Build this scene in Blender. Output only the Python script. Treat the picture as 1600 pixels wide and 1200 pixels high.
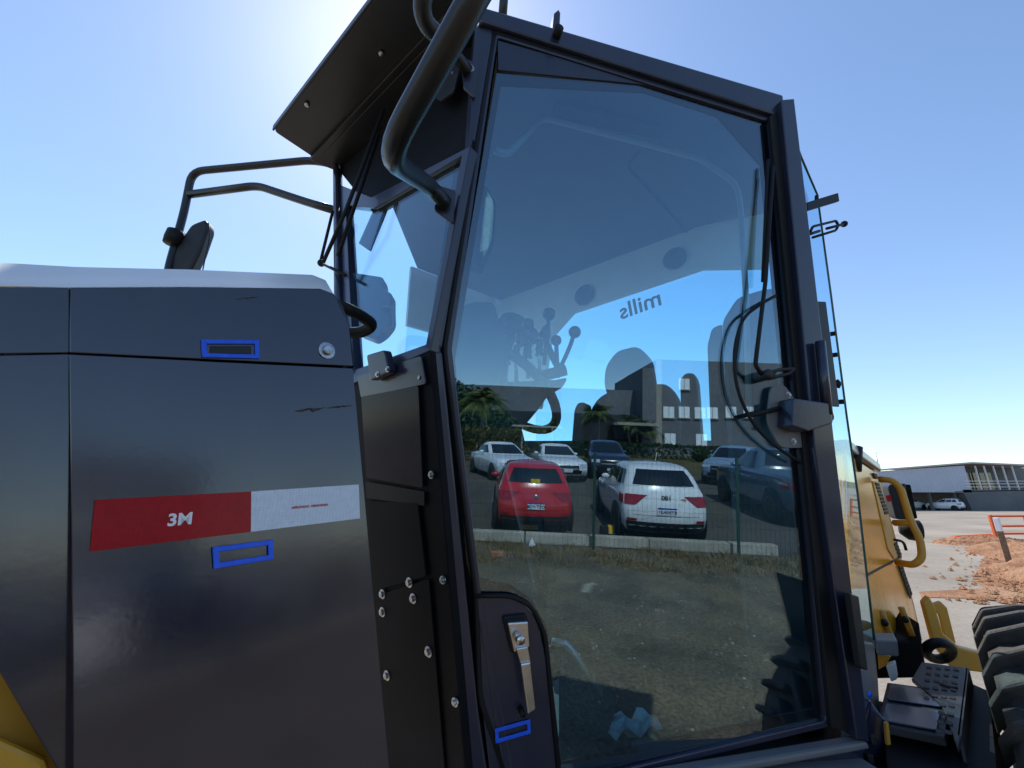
import bpy, bmesh, math, random
from mathutils import Vector, Matrix
R = math.radians
V = Vector
random.seed(7)

# ------------------------------------------------------------------ camera, sky, sun, exposure
scn = bpy.context.scene
for o in list(bpy.data.objects): bpy.data.objects.remove(o)
C = scn.collection
F_PX, CAM_H, PITCH = 640.0, 1.67, math.atan(179/640.0)
cd = bpy.data.cameras.new('camera'); cam = bpy.data.objects.new('camera', cd); C.objects.link(cam)
cam.location = (0, 0, CAM_H); cam.rotation_euler = (R(90)+PITCH, 0, 0)
cd.sensor_fit = 'HORIZONTAL'; cd.sensor_width = 36.0; cd.lens = 36.0*F_PX/1600.0
cd.clip_start = 0.02; cd.clip_end = 5000
scn.camera = cam
SUN_EL, SUN_AZ = R(53.5), R(-20.5)                 # azimuth clockwise from +Y
w = bpy.data.worlds.new('World'); scn.world = w; w.use_nodes = True
nt = w.node_tree; nt.nodes.clear()
sky = nt.nodes.new('ShaderNodeTexSky'); sky.sky_type = 'NISHITA'; sky.sun_disc = False
sky.sun_elevation = SUN_EL; sky.sun_rotation = SUN_AZ
sky.altitude = 600; sky.air_density = 1.15; sky.dust_density = .55; sky.ozone_density = 3.6
bg = nt.nodes.new('ShaderNodeBackground'); bg.inputs[1].default_value = 0.14
wo = nt.nodes.new('ShaderNodeOutputWorld')
nt.links.new(sky.outputs[0], bg.inputs[0]); nt.links.new(bg.outputs[0], wo.inputs[0])
sl = bpy.data.lights.new('sun', 'SUN'); sl.energy = 4.2; sl.angle = R(0.53); sl.color = (1, .95, .87)
so = bpy.data.objects.new('sun', sl); C.objects.link(so)
sd = V((math.sin(SUN_AZ)*math.cos(SUN_EL), math.cos(SUN_AZ)*math.cos(SUN_EL), math.sin(SUN_EL)))
so.rotation_euler = sd.to_track_quat('Z', 'Y').to_euler(); so.location = sd*50
scn.view_settings.view_transform = 'Standard'; scn.view_settings.look = 'None'
scn.view_settings.exposure = 0.55; scn.view_settings.gamma = 1.0; scn.view_settings.use_curve_mapping = False
scn.render.engine = 'CYCLES'
scn.cycles.max_bounces = 14; scn.cycles.transparent_max_bounces = 24; scn.cycles.glossy_bounces = 6

# ------------------------------------------------------------------ survey helpers: sight lines onto the machine's own planes
def ray(px, py):
    x = (px-800)/F_PX; y = (600-py)/F_PX
    return V((x, math.cos(PITCH)-y*math.sin(PITCH), math.sin(PITCH)+y*math.cos(PITCH)))
EYE = V((0, 0, CAM_H))
def azv(a): return V((math.sin(R(a)), math.cos(R(a)), 0))
class Plane:
    def __init__(s, P, n): s.P = V(P); s.n = V(n).normalized()
    def __call__(s, px, py, off=0.0):
        d = ray(px, py); t = (s.P+s.n*off-EYE).dot(s.n)/d.dot(s.n); return EYE+d*t
def side_plane(P, az, over=0):
    d = azv(az); return Plane(P, V((d.y, -d.x, 0))*math.cos(R(over))+V((0, 0, -math.sin(R(over)))))
def at(px, py, Y): d = ray(px, py); return EYE+d*(Y/d.y)
def ground(px, py, z=0.0): d = ray(px, py); return EYE+d*((z-CAM_H)/d.z)
S = side_plane(at(700, 700, .85), 75, 4.5)         # door
def mirrored(px, py, z=0.0):                       # where a thing seen in the door glass really stands
    q = S(px, py); r = ray(px, py); r = r-2*r.dot(S.n)*S.n
    return q+r*((z-q.z)/r.z)
def line_plane(a, b, az):                          # plane through line a-b holding the horizontal direction az, facing the eye
    n = azv(az).cross(a-b).normalized()
    if n.dot(EYE-a) < 0: n = -n
    return Plane(a, n)
E_ = line_plane(S(727, 235), S(668, 540), -50)     # windscreen
H_ = side_plane(EYE+ray(561, 785)*.6, 39, -3)       # dark side cover
Q_ = line_plane(S(1232, 190), S(1332, 1145), 46.5)   # rear side pane
QE = Q_(1323, 650)
M_ = side_plane(QE, -52, 0); 
if M_.n.dot(EYE-QE) < 0: M_.n = -M_.n

# ------------------------------------------------------------------ materials
MATS = {}
def nodes(name):
    m = bpy.data.materials.new(name); m.use_nodes = True; t = m.node_tree
    b = t.nodes['Principled BSDF']; MATS[name] = m; return m, t, b
def spec(b, v): b.inputs['Specular IOR Level'].default_value = v
def mat(name, col, rough=.5, metal=0, coat=0, noise=0, nscale=20, bump=0, bscale=60, sp=.5, coatr=.05, col2=None, detail=6, distort=0):
    m, t, b = nodes(name)
    b.inputs['Base Color'].default_value = (*col, 1); b.inputs['Roughness'].default_value = rough
    b.inputs['Metallic'].default_value = metal; b.inputs['Coat Weight'].default_value = coat
    b.inputs['Coat Roughness'].default_value = coatr; spec(b, sp)
    tc = t.nodes.new('ShaderNodeTexCoord')
    if noise or col2:
        n = t.nodes.new('ShaderNodeTexNoise'); n.inputs['Scale'].default_value = nscale; n.inputs['Detail'].default_value = detail
        n.inputs['Distortion'].default_value = distort
        t.links.new(tc.outputs['Object'], n.inputs['Vector'])
        r = t.nodes.new('ShaderNodeValToRGB'); r.color_ramp.elements[0].position = .35; r.color_ramp.elements[1].position = .68
        c2 = col2 or tuple(min(1, c*(1+noise)) for c in col)
        c1 = col if col2 else tuple(c*(1-noise) for c in col)
        r.color_ramp.elements[0].color = (*c1, 1); r.color_ramp.elements[1].color = (*c2, 1)
        t.links.new(n.outputs['Fac'], r.inputs[0]); t.links.new(r.outputs[0], b.inputs['Base Color'])
    if bump:
        n = t.nodes.new('ShaderNodeTexNoise'); n.inputs['Scale'].default_value = bscale; n.inputs['Detail'].default_value = 4
        t.links.new(tc.outputs['Object'], n.inputs['Vector'])
        bp = t.nodes.new('ShaderNodeBump'); bp.inputs['Strength'].default_value = bump; bp.inputs['Distance'].default_value = .02
        t.links.new(n.outputs['Fac'], bp.inputs['Height']); t.links.new(bp.outputs[0], b.inputs['Normal'])
        if coat: t.links.new(bp.outputs[0], b.inputs['Coat Normal'])
    return m
def paint(name, col, rough, dust=.12, peel=.012, coat=0, dcol=(.22, .19, .16), spc=.5, ior=1.5, streak=0.0):
    """machine paint with dust film, faint smears and orange peel"""
    m, t, b = nodes(name); L = t.links.new
    tc = t.nodes.new('ShaderNodeTexCoord')
    n = t.nodes.new('ShaderNodeTexNoise'); n.inputs['Scale'].default_value = 5; n.inputs['Detail'].default_value = 8; n.inputs['Roughness'].default_value = .65
    mp = t.nodes.new('ShaderNodeMapping'); mp.inputs['Scale'].default_value = (1, 1, .45)
    L(tc.outputs['Object'], mp.inputs[0]); L(mp.outputs[0], n.inputs['Vector'])
    r = t.nodes.new('ShaderNodeMapRange'); r.inputs[1].default_value = .42; r.inputs[2].default_value = .8; r.inputs[4].default_value = dust
    L(n.outputs['Fac'], r.inputs[0])
    mx = t.nodes.new('ShaderNodeMix'); mx.data_type = 'RGBA'
    mx.inputs[6].default_value = (*col, 1); mx.inputs[7].default_value = (*dcol, 1)
    fac = r.outputs[0]; b.inputs['IOR'].default_value = ior
    if streak:                                        # dried water runs and a film of dust
        m3 = t.nodes.new('ShaderNodeMapping'); m3.inputs['Scale'].default_value = (34, 34, 1.6); L(tc.outputs['Object'], m3.inputs[0])
        n3 = t.nodes.new('ShaderNodeTexNoise'); n3.inputs['Scale'].default_value = 1.0; n3.inputs['Detail'].default_value = 5; L(m3.outputs[0], n3.inputs['Vector'])
        r3 = t.nodes.new('ShaderNodeMapRange'); r3.inputs[1].default_value = .55; r3.inputs[2].default_value = .82; r3.inputs[4].default_value = streak; L(n3.outputs['Fac'], r3.inputs[0])
        n4 = t.nodes.new('ShaderNodeTexNoise'); n4.inputs['Scale'].default_value = 420; n4.inputs['Detail'].default_value = 1; L(tc.outputs['Object'], n4.inputs['Vector'])
        r4 = t.nodes.new('ShaderNodeMapRange'); r4.inputs[1].default_value = .70; r4.inputs[2].default_value = .76; r4.inputs[4].default_value = streak*2.2; L(n4.outputs['Fac'], r4.inputs[0])
        a1 = t.nodes.new('ShaderNodeMath'); L(r.outputs[0], a1.inputs[0]); L(r3.outputs[0], a1.inputs[1])
        a2 = t.nodes.new('ShaderNodeMath'); L(a1.outputs[0], a2.inputs[0]); L(r4.outputs[0], a2.inputs[1]); fac = a2.outputs[0]
    L(fac, mx.inputs[0]); L(mx.outputs[2], b.inputs['Base Color'])
    rr = t.nodes.new('ShaderNodeMapRange'); rr.inputs[1].default_value = .35; rr.inputs[2].default_value = .75
    rr.inputs[3].default_value = rough; rr.inputs[4].default_value = rough+.12
    L(n.outputs['Fac'], rr.inputs[0]); L(rr.outputs[0], b.inputs['Roughness'])
    p = t.nodes.new('ShaderNodeTexNoise'); p.inputs['Scale'].default_value = 130; p.inputs['Detail'].default_value = 2
    L(tc.outputs['Object'], p.inputs['Vector'])
    bp = t.nodes.new('ShaderNodeBump'); bp.inputs['Strength'].default_value = 1.0; bp.inputs['Distance'].default_value = peel*.01
    L(p.outputs['Fac'], bp.inputs['Height']); L(bp.outputs[0], b.inputs['Normal'])
    b.inputs['Coat Weight'].default_value = coat; b.inputs['Coat Roughness'].default_value = .1; spec(b, spc)
    L(bp.outputs[0], b.inputs['Coat Normal'])
    return m
def glass(name, tint, base=.13, rough=0.0, dust=0.0):
    """thin sheet: tinted see-through plus a coated-glass reflection that grows at grazing angles, with a little dust"""
    m, t, b = nodes(name); t.nodes.remove(b); L = t.links.new
    out = t.nodes['Material Output']
    tr = t.nodes.new('ShaderNodeBsdfTransparent'); tr.inputs[0].default_value = (*tint, 1)
    gl = t.nodes.new('ShaderNodeBsdfGlossy'); gl.inputs['Roughness'].default_value = rough; gl.inputs[0].default_value = (.74, .89, 1, 1)
    fr = t.nodes.new('ShaderNodeFresnel'); ge = t.nodes.new('ShaderNodeNewGeometry'); ir = t.nodes.new('ShaderNodeMapRange')
    ir.inputs[3].default_value = 1.5; ir.inputs[4].default_value = 1/1.5        # same reflectance from both sides of the thin sheet
    L(ge.outputs['Backfacing'], ir.inputs[0]); L(ir.outputs[0], fr.inputs[0])
    ma = t.nodes.new('ShaderNodeMath'); ma.operation = 'MULTIPLY_ADD'; ma.inputs[1].default_value = 1-base; ma.inputs[2].default_value = base
    L(fr.outputs[0], ma.inputs[0])
    mx = t.nodes.new('ShaderNodeMixShader'); L(ma.outputs[0], mx.inputs[0]); L(tr.outputs[0], mx.inputs[1]); L(gl.outputs[0], mx.inputs[2])
    last = mx
    if dust:
        df = t.nodes.new('ShaderNodeBsdfDiffuse'); df.inputs[0].default_value = (.5, .48, .44, 1)
        tc = t.nodes.new('ShaderNodeTexCoord'); n = t.nodes.new('ShaderNodeTexNoise'); n.inputs['Scale'].default_value = 6; n.inputs['Detail'].default_value = 10
        n.inputs['Roughness'].default_value = .7; L(tc.outputs['Object'], n.inputs['Vector'])
        r = t.nodes.new('ShaderNodeMapRange'); r.inputs[1].default_value = .4; r.inputs[2].default_value = .85; r.inputs[4].default_value = dust; L(n.outputs['Fac'], r.inputs[0])
        m2 = t.nodes.new('ShaderNodeMixShader'); L(r.outputs[0], m2.inputs[0]); L(mx.outputs[0], m2.inputs[1]); L(df.outputs[0], m2.inputs[2]); last = m2
    L(last.outputs[0], out.inputs['Surface']); return m

DARK = paint('dark_paint', (.008, .011, .028), .14, dust=.03, peel=.005, coat=.45, spc=.9, ior=1.5, streak=.035)
CABP = paint('cab_paint', (.013, .017, .04), .3, dust=.06, peel=.01, coat=.4, streak=.04)
BLACK = mat('black_rubber', (.009, .009, .01), .6, bump=.05, bscale=200, sp=.3)
FRIT = mat('black_frit', (.006, .007, .012), .25, noise=.2, nscale=30)
TUBE = paint('black_tube', (.012, .012, .013), .3, dust=.06)
TOPP = paint('pale_top_paint', (.8, .79, .77), .3, dust=.2, dcol=(.5, .46, .4))
YEL = paint('yellow_paint', (.85, .35, .008), .2, dust=.08, coat=.1, spc=.4, dcol=(.4, .25, .1))
YELD = paint('yellow_frame_paint', (.6, .3, .02), .4, dust=.3)
CHROME = mat('brushed_handle', (.62, .6, .58), .28, metal=1, noise=.08, nscale=80)
STEEL = mat('zinc_bolt', (.45, .46, .47), .35, metal=1, noise=.2, nscale=90)
PANB = mat('panel_matt_black', (.008, .008, .010), .6, noise=.2, nscale=9, sp=.12)
DECK = paint('deck_paint', (.014, .016, .022), .45, dust=.1, streak=.06, spc=.3)
GREYP = paint('grey_panel_paint', (.13, .14, .15), .4, dust=.3)
LINER = mat('headliner', (.11, .11, .115), .85, noise=.06, nscale=8, bump=.03, bscale=300)
LINER2 = mat('pale_trim', (.72, .71, .7), .85, noise=.06, nscale=8)
INTB = mat('interior_black', (.014, .015, .017), .55, noise=.25, nscale=25, bump=.05, bscale=250)
SEATM = mat('seat_fabric', (.016, .017, .02), .8, noise=.3, nscale=60, bump=.1, bscale=400)
KNOB = mat('black_knob', (.01, .01, .011), .22)
BLUE = mat('blue_sticker', (.008, .11, .8), .35, noise=.1, nscale=120)
REDT = mat('red_reflective_film', (.38, .002, .008), .35, coat=.12, sp=.2, noise=.1, nscale=150, bump=.012, bscale=70, coatr=.1)
WHT = mat('white_reflective_film', (.66, .71, .78), .3, noise=.05, nscale=150)
for m_ in (REDT, WHT):                                # prismatic cell pattern of the film
    t = m_.node_tree; bs = t.nodes['Principled BSDF']; tc = t.nodes.new('ShaderNodeTexCoord'); vo = t.nodes.new('ShaderNodeTexVoronoi'); vo.feature = 'DISTANCE_TO_EDGE'; vo.inputs['Scale'].default_value = 330
    vo.inputs['Randomness'].default_value = .25; t.links.new(tc.outputs['Object'], vo.inputs['Vector']); src = bs.inputs['Base Color'].links[0].from_socket
    mr = t.nodes.new('ShaderNodeMapRange'); mr.inputs[2].default_value = .18; mr.inputs[3].default_value = .9; mr.inputs[4].default_value = 1.05; t.links.new(vo.outputs['Distance'], mr.inputs[0])
    mm = t.nodes.new('ShaderNodeMix'); mm.data_type = 'RGBA'; mm.blend_type = 'MULTIPLY'; mm.inputs[0].default_value = 1; t.links.new(src, mm.inputs[6]); t.links.new(mr.outputs[0], mm.inputs[7]); t.links.new(mm.outputs[2], bs.inputs['Base Color'])
PRINTR = mat('red_print', (.5, .05, .03), .5)
PRINTW = mat('white_print', (.85, .85, .85), .4)
PRINTG = mat('grey_print', (.16, .14, .11), .5)
MIRR = mat('mirror_glass', (.85, .88, .9), .02, metal=1, noise=.02)
PAPER = mat('paper', (.75, .76, .74), .5, noise=.1, nscale=9)
TYRE = mat('tyre_rubber', (.02, .019, .018), .75, noise=.5, nscale=14, col2=(.07, .06, .05), bump=.15, bscale=90)
GDOOR = glass('door_glass', (.74, .94, 1.0), .125, dust=.003)
GWIN = glass('window_glass', (.78, .95, 1.0), .03, dust=.008)
GREAR = glass('rear_glass', (.82, .96, 1.0), .02, dust=.006)
CARGL = mat('car_glass', (.008, .011, .014), .03, sp=.9, noise=.1)
CLEAR = mat('lamp_lens', (.75, .78, .8), .08, metal=.6, noise=.15, nscale=30)
REDL = mat('red_lens', (.30, .008, .012), .1, coat=1, noise=.3, nscale=25)
PLATEW = mat('plate_white', (.7, .72, .75), .4, noise=.05)
PLATEB = mat('plate_blue', (.01, .03, .25), .4, noise=.05)
INK = mat('plate_ink', (.02, .02, .04), .5)
ALLOY = mat('alloy_rim', (.4, .41, .42), .35, metal=.8, noise=.2, nscale=30)

# ------------------------------------------------------------------ mesh helpers
SHIFT = set()            # things whose parts are modelled in world coordinates
def link(name, me, m=None, parent=None, smooth=False, bevel=0):
    o = bpy.data.objects.new(name, me); C.objects.link(o)
    if m and not me.materials: me.materials.append(m)
    if smooth:
        for p in me.polygons: p.use_smooth = True
    if parent:
        o.parent = parent
        if parent.name in SHIFT: o.location = -parent.location
    if bevel:
        b = o.modifiers.new('bevel', 'BEVEL'); b.width = bevel; b.segments = 2; b.limit_method = 'ANGLE'; b.angle_limit = R(35)
    return o
def raw(name, vs, fs, m, parent=None, smooth=False, bevel=0):
    me = bpy.data.meshes.new(name); me.from_pydata([tuple(v) for v in vs], [], fs); me.update()
    bm = bmesh.new(); bm.from_mesh(me); bmesh.ops.recalc_face_normals(bm, faces=bm.faces); bm.to_mesh(me); bm.free()
    return link(name, me, m, parent, smooth, bevel)
def prism(name, pts, ext, m, parent=None, bevel=0, shift=None):
    """planar polygon (3-D points) pushed along ext"""
    pts = [V(p) for p in pts]; ext = V(ext)
    if shift is not None: pts = [p+V(shift) for p in pts]
    n = len(pts); vs = pts+[p+ext for p in pts]
    fs = [list(range(n)), list(range(2*n-1, n-1, -1))]+[[i, (i+1) % n, n+(i+1) % n, n+i] for i in range(n)]
    return raw(name, vs, fs, m, parent, False, bevel)
def ring(name, outer, inner, ext, m, parent=None, bevel=0, shift=None):
    """frame between two loops with equal point counts"""
    sh = V(shift) if shift is not None else V((0, 0, 0)); e = V(ext); n = len(outer)
    A = [V(p)+sh for p in outer]; B = [V(p)+sh for p in inner]
    vs = A+B+[p+e for p in A]+[p+e for p in B]; fs = []
    for i in range(n):
        j = (i+1) % n
        fs += [[i, j, n+j, n+i], [2*n+i, 3*n+i, 3*n+j, 2*n+j], [i, 2*n+i, 2*n+j, j], [n+i, n+j, 3*n+j, 3*n+i]]
    return raw(name, vs, fs, m, parent, False, bevel)
def box(name, c, size, m, parent=None, rz=0, bevel=0, basis=None):
    x, y, z = (s/2 for s in size); vs = [V((sx*x, sy*y, sz*z)) for sx in (-1, 1) for sy in (-1, 1) for sz in (-1, 1)]
    Mx = Matrix.Rotation(rz, 3, 'Z') if basis is None else basis
    vs = [Mx @ v+V(c) for v in vs]
    fs = [[0, 1, 3, 2], [4, 6, 7, 5], [0, 4, 5, 1], [2, 3, 7, 6], [0, 2, 6, 4], [1, 5, 7, 3]]
    return raw(name, vs, fs, m, parent, False, bevel)
def fillet(pts, r, k=5):
    pts = [V(p) for p in pts]; out = [pts[0]]
    for a, b, c in zip(pts, pts[1:], pts[2:]):
        d1 = (a-b); d2 = (c-b); q = min(r, d1.length*.48, d2.length*.48); p1 = b+d1.normalized()*q; p2 = b+d2.normalized()*q
        for i in range(k+1):
            s = i/k; out.append(p1*(1-s)**2+b*2*s*(1-s)+p2*s*s)
    out.append(pts[-1]); return out
def tube(name, pts, r, m, parent=None, seg=12, fil=0, taper=None, closed=False):
    if fil: pts = fillet(pts, fil)
    pts = [V(p) for p in pts]; n = len(pts); vs = []; fs = []
    prev = None
    for i, p in enumerate(pts):
        if closed: t = (pts[(i+1) % n]-pts[i-1]).normalized()
        else: t = (pts[min(i+1, n-1)]-pts[max(i-1, 0)]).normalized()
        if prev is None:
            a = t.orthogonal().normalized()
        else: a = (prev-t*prev.dot(t)).normalized()
        prev = a; b = t.cross(a); rr = r if taper is None else r*(1+(taper-1)*i/(n-1))
        for k in range(seg):
            an = 2*math.pi*k/seg; vs.append(p+a*math.cos(an)*rr+b*math.sin(an)*rr)
    m_ = n if closed else n-1
    for i in range(m_):
        for k in range(seg):
            j = (i+1) % n
            fs.append([i*seg+k, i*seg+(k+1) % seg, j*seg+(k+1) % seg, j*seg+k])
    if not closed: fs += [list(range(seg))[::-1], list(range((n-1)*seg, n*seg))]
    return raw(name, vs, fs, m, parent, True)
def lathe(name, prof, m, parent=None, seg=24, origin=(0, 0, 0), axis=(0, 0, 1), smooth=True, bevel=0):
    """prof: (radius, height) pairs about axis"""
    q = V(axis).normalized().to_track_quat('Z', 'Y').to_matrix(); vs = []; fs = []; n = len(prof)
    for k in range(seg):
        a = 2*math.pi*k/seg
        for r, h in prof: vs.append(q @ V((r*math.cos(a), r*math.sin(a), h))+V(origin))
    for k in range(seg):
        j = (k+1) % seg
        for i in range(n-1): fs.append([k*n+i, j*n+i, j*n+i+1, k*n+i+1])
    fs.append([k*n for k in range(seg)][::-1]); fs.append([k*n+n-1 for k in range(seg)])
    o = raw(name, vs, fs, m, parent, smooth); return o
def ball(name, c, r, m, parent=None, sx=1, sy=1, sz=1):
    bm = bmesh.new(); bmesh.ops.create_uvsphere(bm, u_segments=16, v_segments=10, radius=r)
    for v in bm.verts: v.co = V((v.co.x*sx, v.co.y*sy, v.co.z*sz))+V(c)
    me = bpy.data.meshes.new(name); bm.to_mesh(me); bm.free(); return link(name, me, m, parent, True)
def empty(name, loc=(0, 0, 0), rz=0):
    o = bpy.data.objects.new(name, None); C.objects.link(o); o.location = loc; o.rotation_euler = (0, 0, rz); o.empty_display_size = .1; return o
def tag(o, label, cat, group=None, kind=None):
    if label: o['label'] = label
    if cat: o['category'] = cat
    if group: o['group'] = group
    if kind: o['kind'] = kind
    return o
def struct(o): o['kind'] = 'structure'; return o
def text(name, body, size, m, parent, origin, xdir, ydir, lift=.0006, bold=0, align='CENTER'):
    cu = bpy.data.curves.new(name, 'FONT'); cu.body = body; cu.size = size; cu.align_x = align; cu.align_y = 'CENTER'
    cu.offset = bold; cu.extrude = .0002
    tmp = bpy.data.objects.new('tmp', cu); C.objects.link(tmp)
    bpy.context.view_layer.update()
    me = bpy.data.meshes.new_from_object(tmp.evaluated_get(bpy.context.evaluated_depsgraph_get()))
    bpy.data.objects.remove(tmp)
    x = V(xdir).normalized(); y = V(ydir); y = (y-x*y.dot(x)).normalized(); z = x.cross(y)
    mt = Matrix((x, y, z)).transposed().to_4x4(); mt.translation = V(origin)+z*lift
    me.transform(mt); me.materials.clear(); return link(name, me, m, parent)
def dup(root, loc, rz=0, scale=1):
    r = root.copy(); C.objects.link(r); r.location = loc; r.rotation_euler = (0, 0, rz); r.scale = (scale,)*3
    for ch in list(root.children):
        c = ch.copy(); C.objects.link(c); c.parent = r
        for g in ch.children:
            d = g.copy(); C.objects.link(d); d.parent = c
    return r
def bolt(P, n, r, parent, m=None):
    n = V(n).normalized()
    return lathe('bolt', [(r*1.7, -.001), (r*1.7, r*.25), (r*1.05, r*.3), (r*1.0, r*1.0), (r*.75, r*1.1)], m or STEEL, parent, 12, P, n, False)
# ------------------------------------------------------------------ the setting: ground sheets
def gmat(name, c1, c2, c3, sc, bump=.5, fine=40):
    m, t, b = nodes(name); L = t.links.new
    tc = t.nodes.new('ShaderNodeTexCoord')
    n1 = t.nodes.new('ShaderNodeTexNoise'); n1.inputs['Scale'].default_value = sc; n1.inputs['Detail'].default_value = 10; n1.inputs['Roughness'].default_value = .62
    n2 = t.nodes.new('ShaderNodeTexNoise'); n2.inputs['Scale'].default_value = sc*fine; n2.inputs['Detail'].default_value = 6
    n3 = t.nodes.new('ShaderNodeTexVoronoi'); n3.inputs['Scale'].default_value = sc*90
    for n in (n1, n2, n3): L(tc.outputs['Object'], n.inputs['Vector'])
    r = t.nodes.new('ShaderNodeValToRGB'); e = r.color_ramp.elements
    e[0].position = .33; e[0].color = (*c1, 1); e[1].position = .7; e[1].color = (*c3, 1); q = e.new(.5); q.color = (*c2, 1)
    L(n1.outputs['Fac'], r.inputs[0])
    mx = t.nodes.new('ShaderNodeMix'); mx.data_type = 'RGBA'; mx.blend_type = 'MULTIPLY'; mx.inputs[0].default_value = .75
    r2 = t.nodes.new('ShaderNodeValToRGB'); r2.color_ramp.elements[0].position = .3; r2.color_ramp.elements[0].color = (.45, .45, .45, 1); r2.color_ramp.elements[1].position = .62; r2.color_ramp.elements[1].color = (1.25, 1.22, 1.18, 1)
    L(n2.outputs['Fac'], r2.inputs[0]); L(r.outputs[0], mx.inputs[6]); L(r2.outputs[0], mx.inputs[7]); L(mx.outputs[2], b.inputs['Base Color'])
    b.inputs['Roughness'].default_value = .95; spec(b, .2)
    if fine > 50: r2.color_ramp.elements[0].color = (.8, .8, .8, 1); r2.color_ramp.elements[1].color = (1.08, 1.07, 1.05, 1); n3.inputs['Scale'].default_value = 60
    ad = t.nodes.new('ShaderNodeMath'); ad.operation = 'ADD'; L(n2.outputs['Fac'], ad.inputs[0]); n3.inputs['Randomness'].default_value = 1; L(n3.outputs['Distance'], ad.inputs[1])
    bp = t.nodes.new('ShaderNodeBump'); bp.inputs['Strength'].default_value = bump; bp.inputs['Distance'].default_value = .03
    L(ad.outputs[0], bp.inputs['Height']); L(bp.outputs[0], b.inputs['Normal']); return m
GRAVEL = gmat('yard_gravel', (.19, .165, .135), (.25, .22, .185), (.33, .28, .23), .25, .2, 60)
DIRT = gmat('dark_dirt', (.17, .15, .105), (.31, .26, .18), (.46, .36, .22), 1.3, 1.0, 26)
ASPH = gmat('car_park_asphalt', (.06, .055, .05), (.085, .077, .066), (.11, .095, .075), .5, .3)
SOIL = gmat('red_soil', (.33, .15, .08), (.47, .25, .14), (.58, .36, .22), .8, 1.0)
LAWN = gmat('dry_lawn', (.07, .065, .02), (.10, .085, .03), (.15, .11, .05), .4, .8)
KERBC = gmat('kerb_concrete', (.34, .31, .26), (.45, .41, .35), (.55, .51, .44), 3, .4)
def sheet(name, pts, z, m):
    return struct(raw(name, [(x, y, z) for x, y in pts], [list(range(len(pts)))], m))
sheet('ground', [(-1500, -1500), (1500, -1500), (1500, 1500), (-1500, 1500)], 0, GRAVEL)
# frame of the car park: k along the kerb, q away from the machine
KA, KB = mirrored(730, 846), mirrored(1250, 872)
kd = (KB-KA).normalized(); qd = V((kd.y, -kd.x, 0))
def kp(a, b, z=0): p = KA+kd*a+qd*b; return V((p.x, p.y, z))
def kquad(name, a0, a1, b0, b1, z, m): return sheet(name, [kp(a, b).xy for a, b in ((a0, b0), (a1, b0), (a1, b1), (a0, b1))], z, m)
kquad('verge', -30, 40, -6.4, .06, .004, DIRT)
kquad('car_park', -40, 60, .06, 14.5, .006, ASPH)
kquad('lawn', -60, 90, 14.5, 60, .008, LAWN)
KEZ = math.atan2(kd.y, kd.x)

# dry grass along the kerb
def grass(name, n, a0, a1, b0, b1, h0, h1, m, dens=None):
    vs = []; fs = []
    while len(fs) < n:
        a = random.uniform(a0, a1); b = random.uniform(b0, b1)
        if dens and random.random() > dens(a, b): continue
        p = kp(a, b, .004); h = random.uniform(h0, h1); an = random.uniform(0, 6.28); wv = random.uniform(.004, .009)
        d = V((math.cos(an), math.sin(an), 0)); l = V((random.uniform(-.6, .6), random.uniform(-.6, .6), 0))*h
        i = len(vs); vs += [p-d*wv, p+d*wv, p+l*.4+V((0, 0, h*.6))+d*wv*.5, p+l+V((0, 0, h))]; fs += [[i, i+1, i+2], [i, i+2, i+3]]
    o = raw(name, vs, fs, m); return o
DRYG = mat('dry_grass', (.26, .18, .085), .9, col2=(.10, .085, .035), nscale=3, sp=.2)
g = grass('dry_grass', 26000, -3, 11, -1.15, -.05, .02, .10, DRYG, lambda a, b: .15+.85*max(0, math.sin(a*3.7+b*5)*math.sin(a*1.3+1)+.25)*(1 if b > -.6 else .45))
tag(g, 'dry brown grass tufts growing along the foot of the kerb', 'grass', kind='stuff')
# loose stones on the dirt
vs = []; fs = []
for i in range(5000):
    p = kp(random.uniform(-4, 9), random.uniform(-5.5, -.2), .004); s = random.choice((.004, .006, .009, .013))*random.uniform(.6, 1.2); i0 = len(vs)
    vs += [p+V((math.cos(a)*s*random.uniform(.7, 1.2), math.sin(a)*s*random.uniform(.7, 1.2), 0)) for a in (0, 1.26, 2.5, 3.8, 5)]+[p+V((0, 0, s*.8))]
    fs += [[i0+k, i0+(k+1) % 5, i0+5] for k in range(5)]
tag(raw('loose_stones', vs, fs, mat('stone', (.3, .27, .22), .9, noise=.4, nscale=3)), 'loose stones scattered over the dark dirt verge', 'stones', kind='stuff')

# kerb blocks
for i, (a0, a1) in enumerate(((-2.6, -.95), (-.93, .95), (.97, 3.0), (3.02, 5.1), (5.5, 7.4), (7.43, 9.4))):
    o = box('kerb_block', ((kp((a0+a1)/2, .09+random.uniform(-.02, .02))+V((0, 0, .085+random.uniform(-.01, .012))))), (a1-a0, .16, .17), KERBC, None, KEZ+random.uniform(-.008, .008), .014)
    tag(o, 'weathered pale concrete kerb block in the low edging of the car park', 'kerb block', 'concrete kerb blocks edging the car park')

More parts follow.
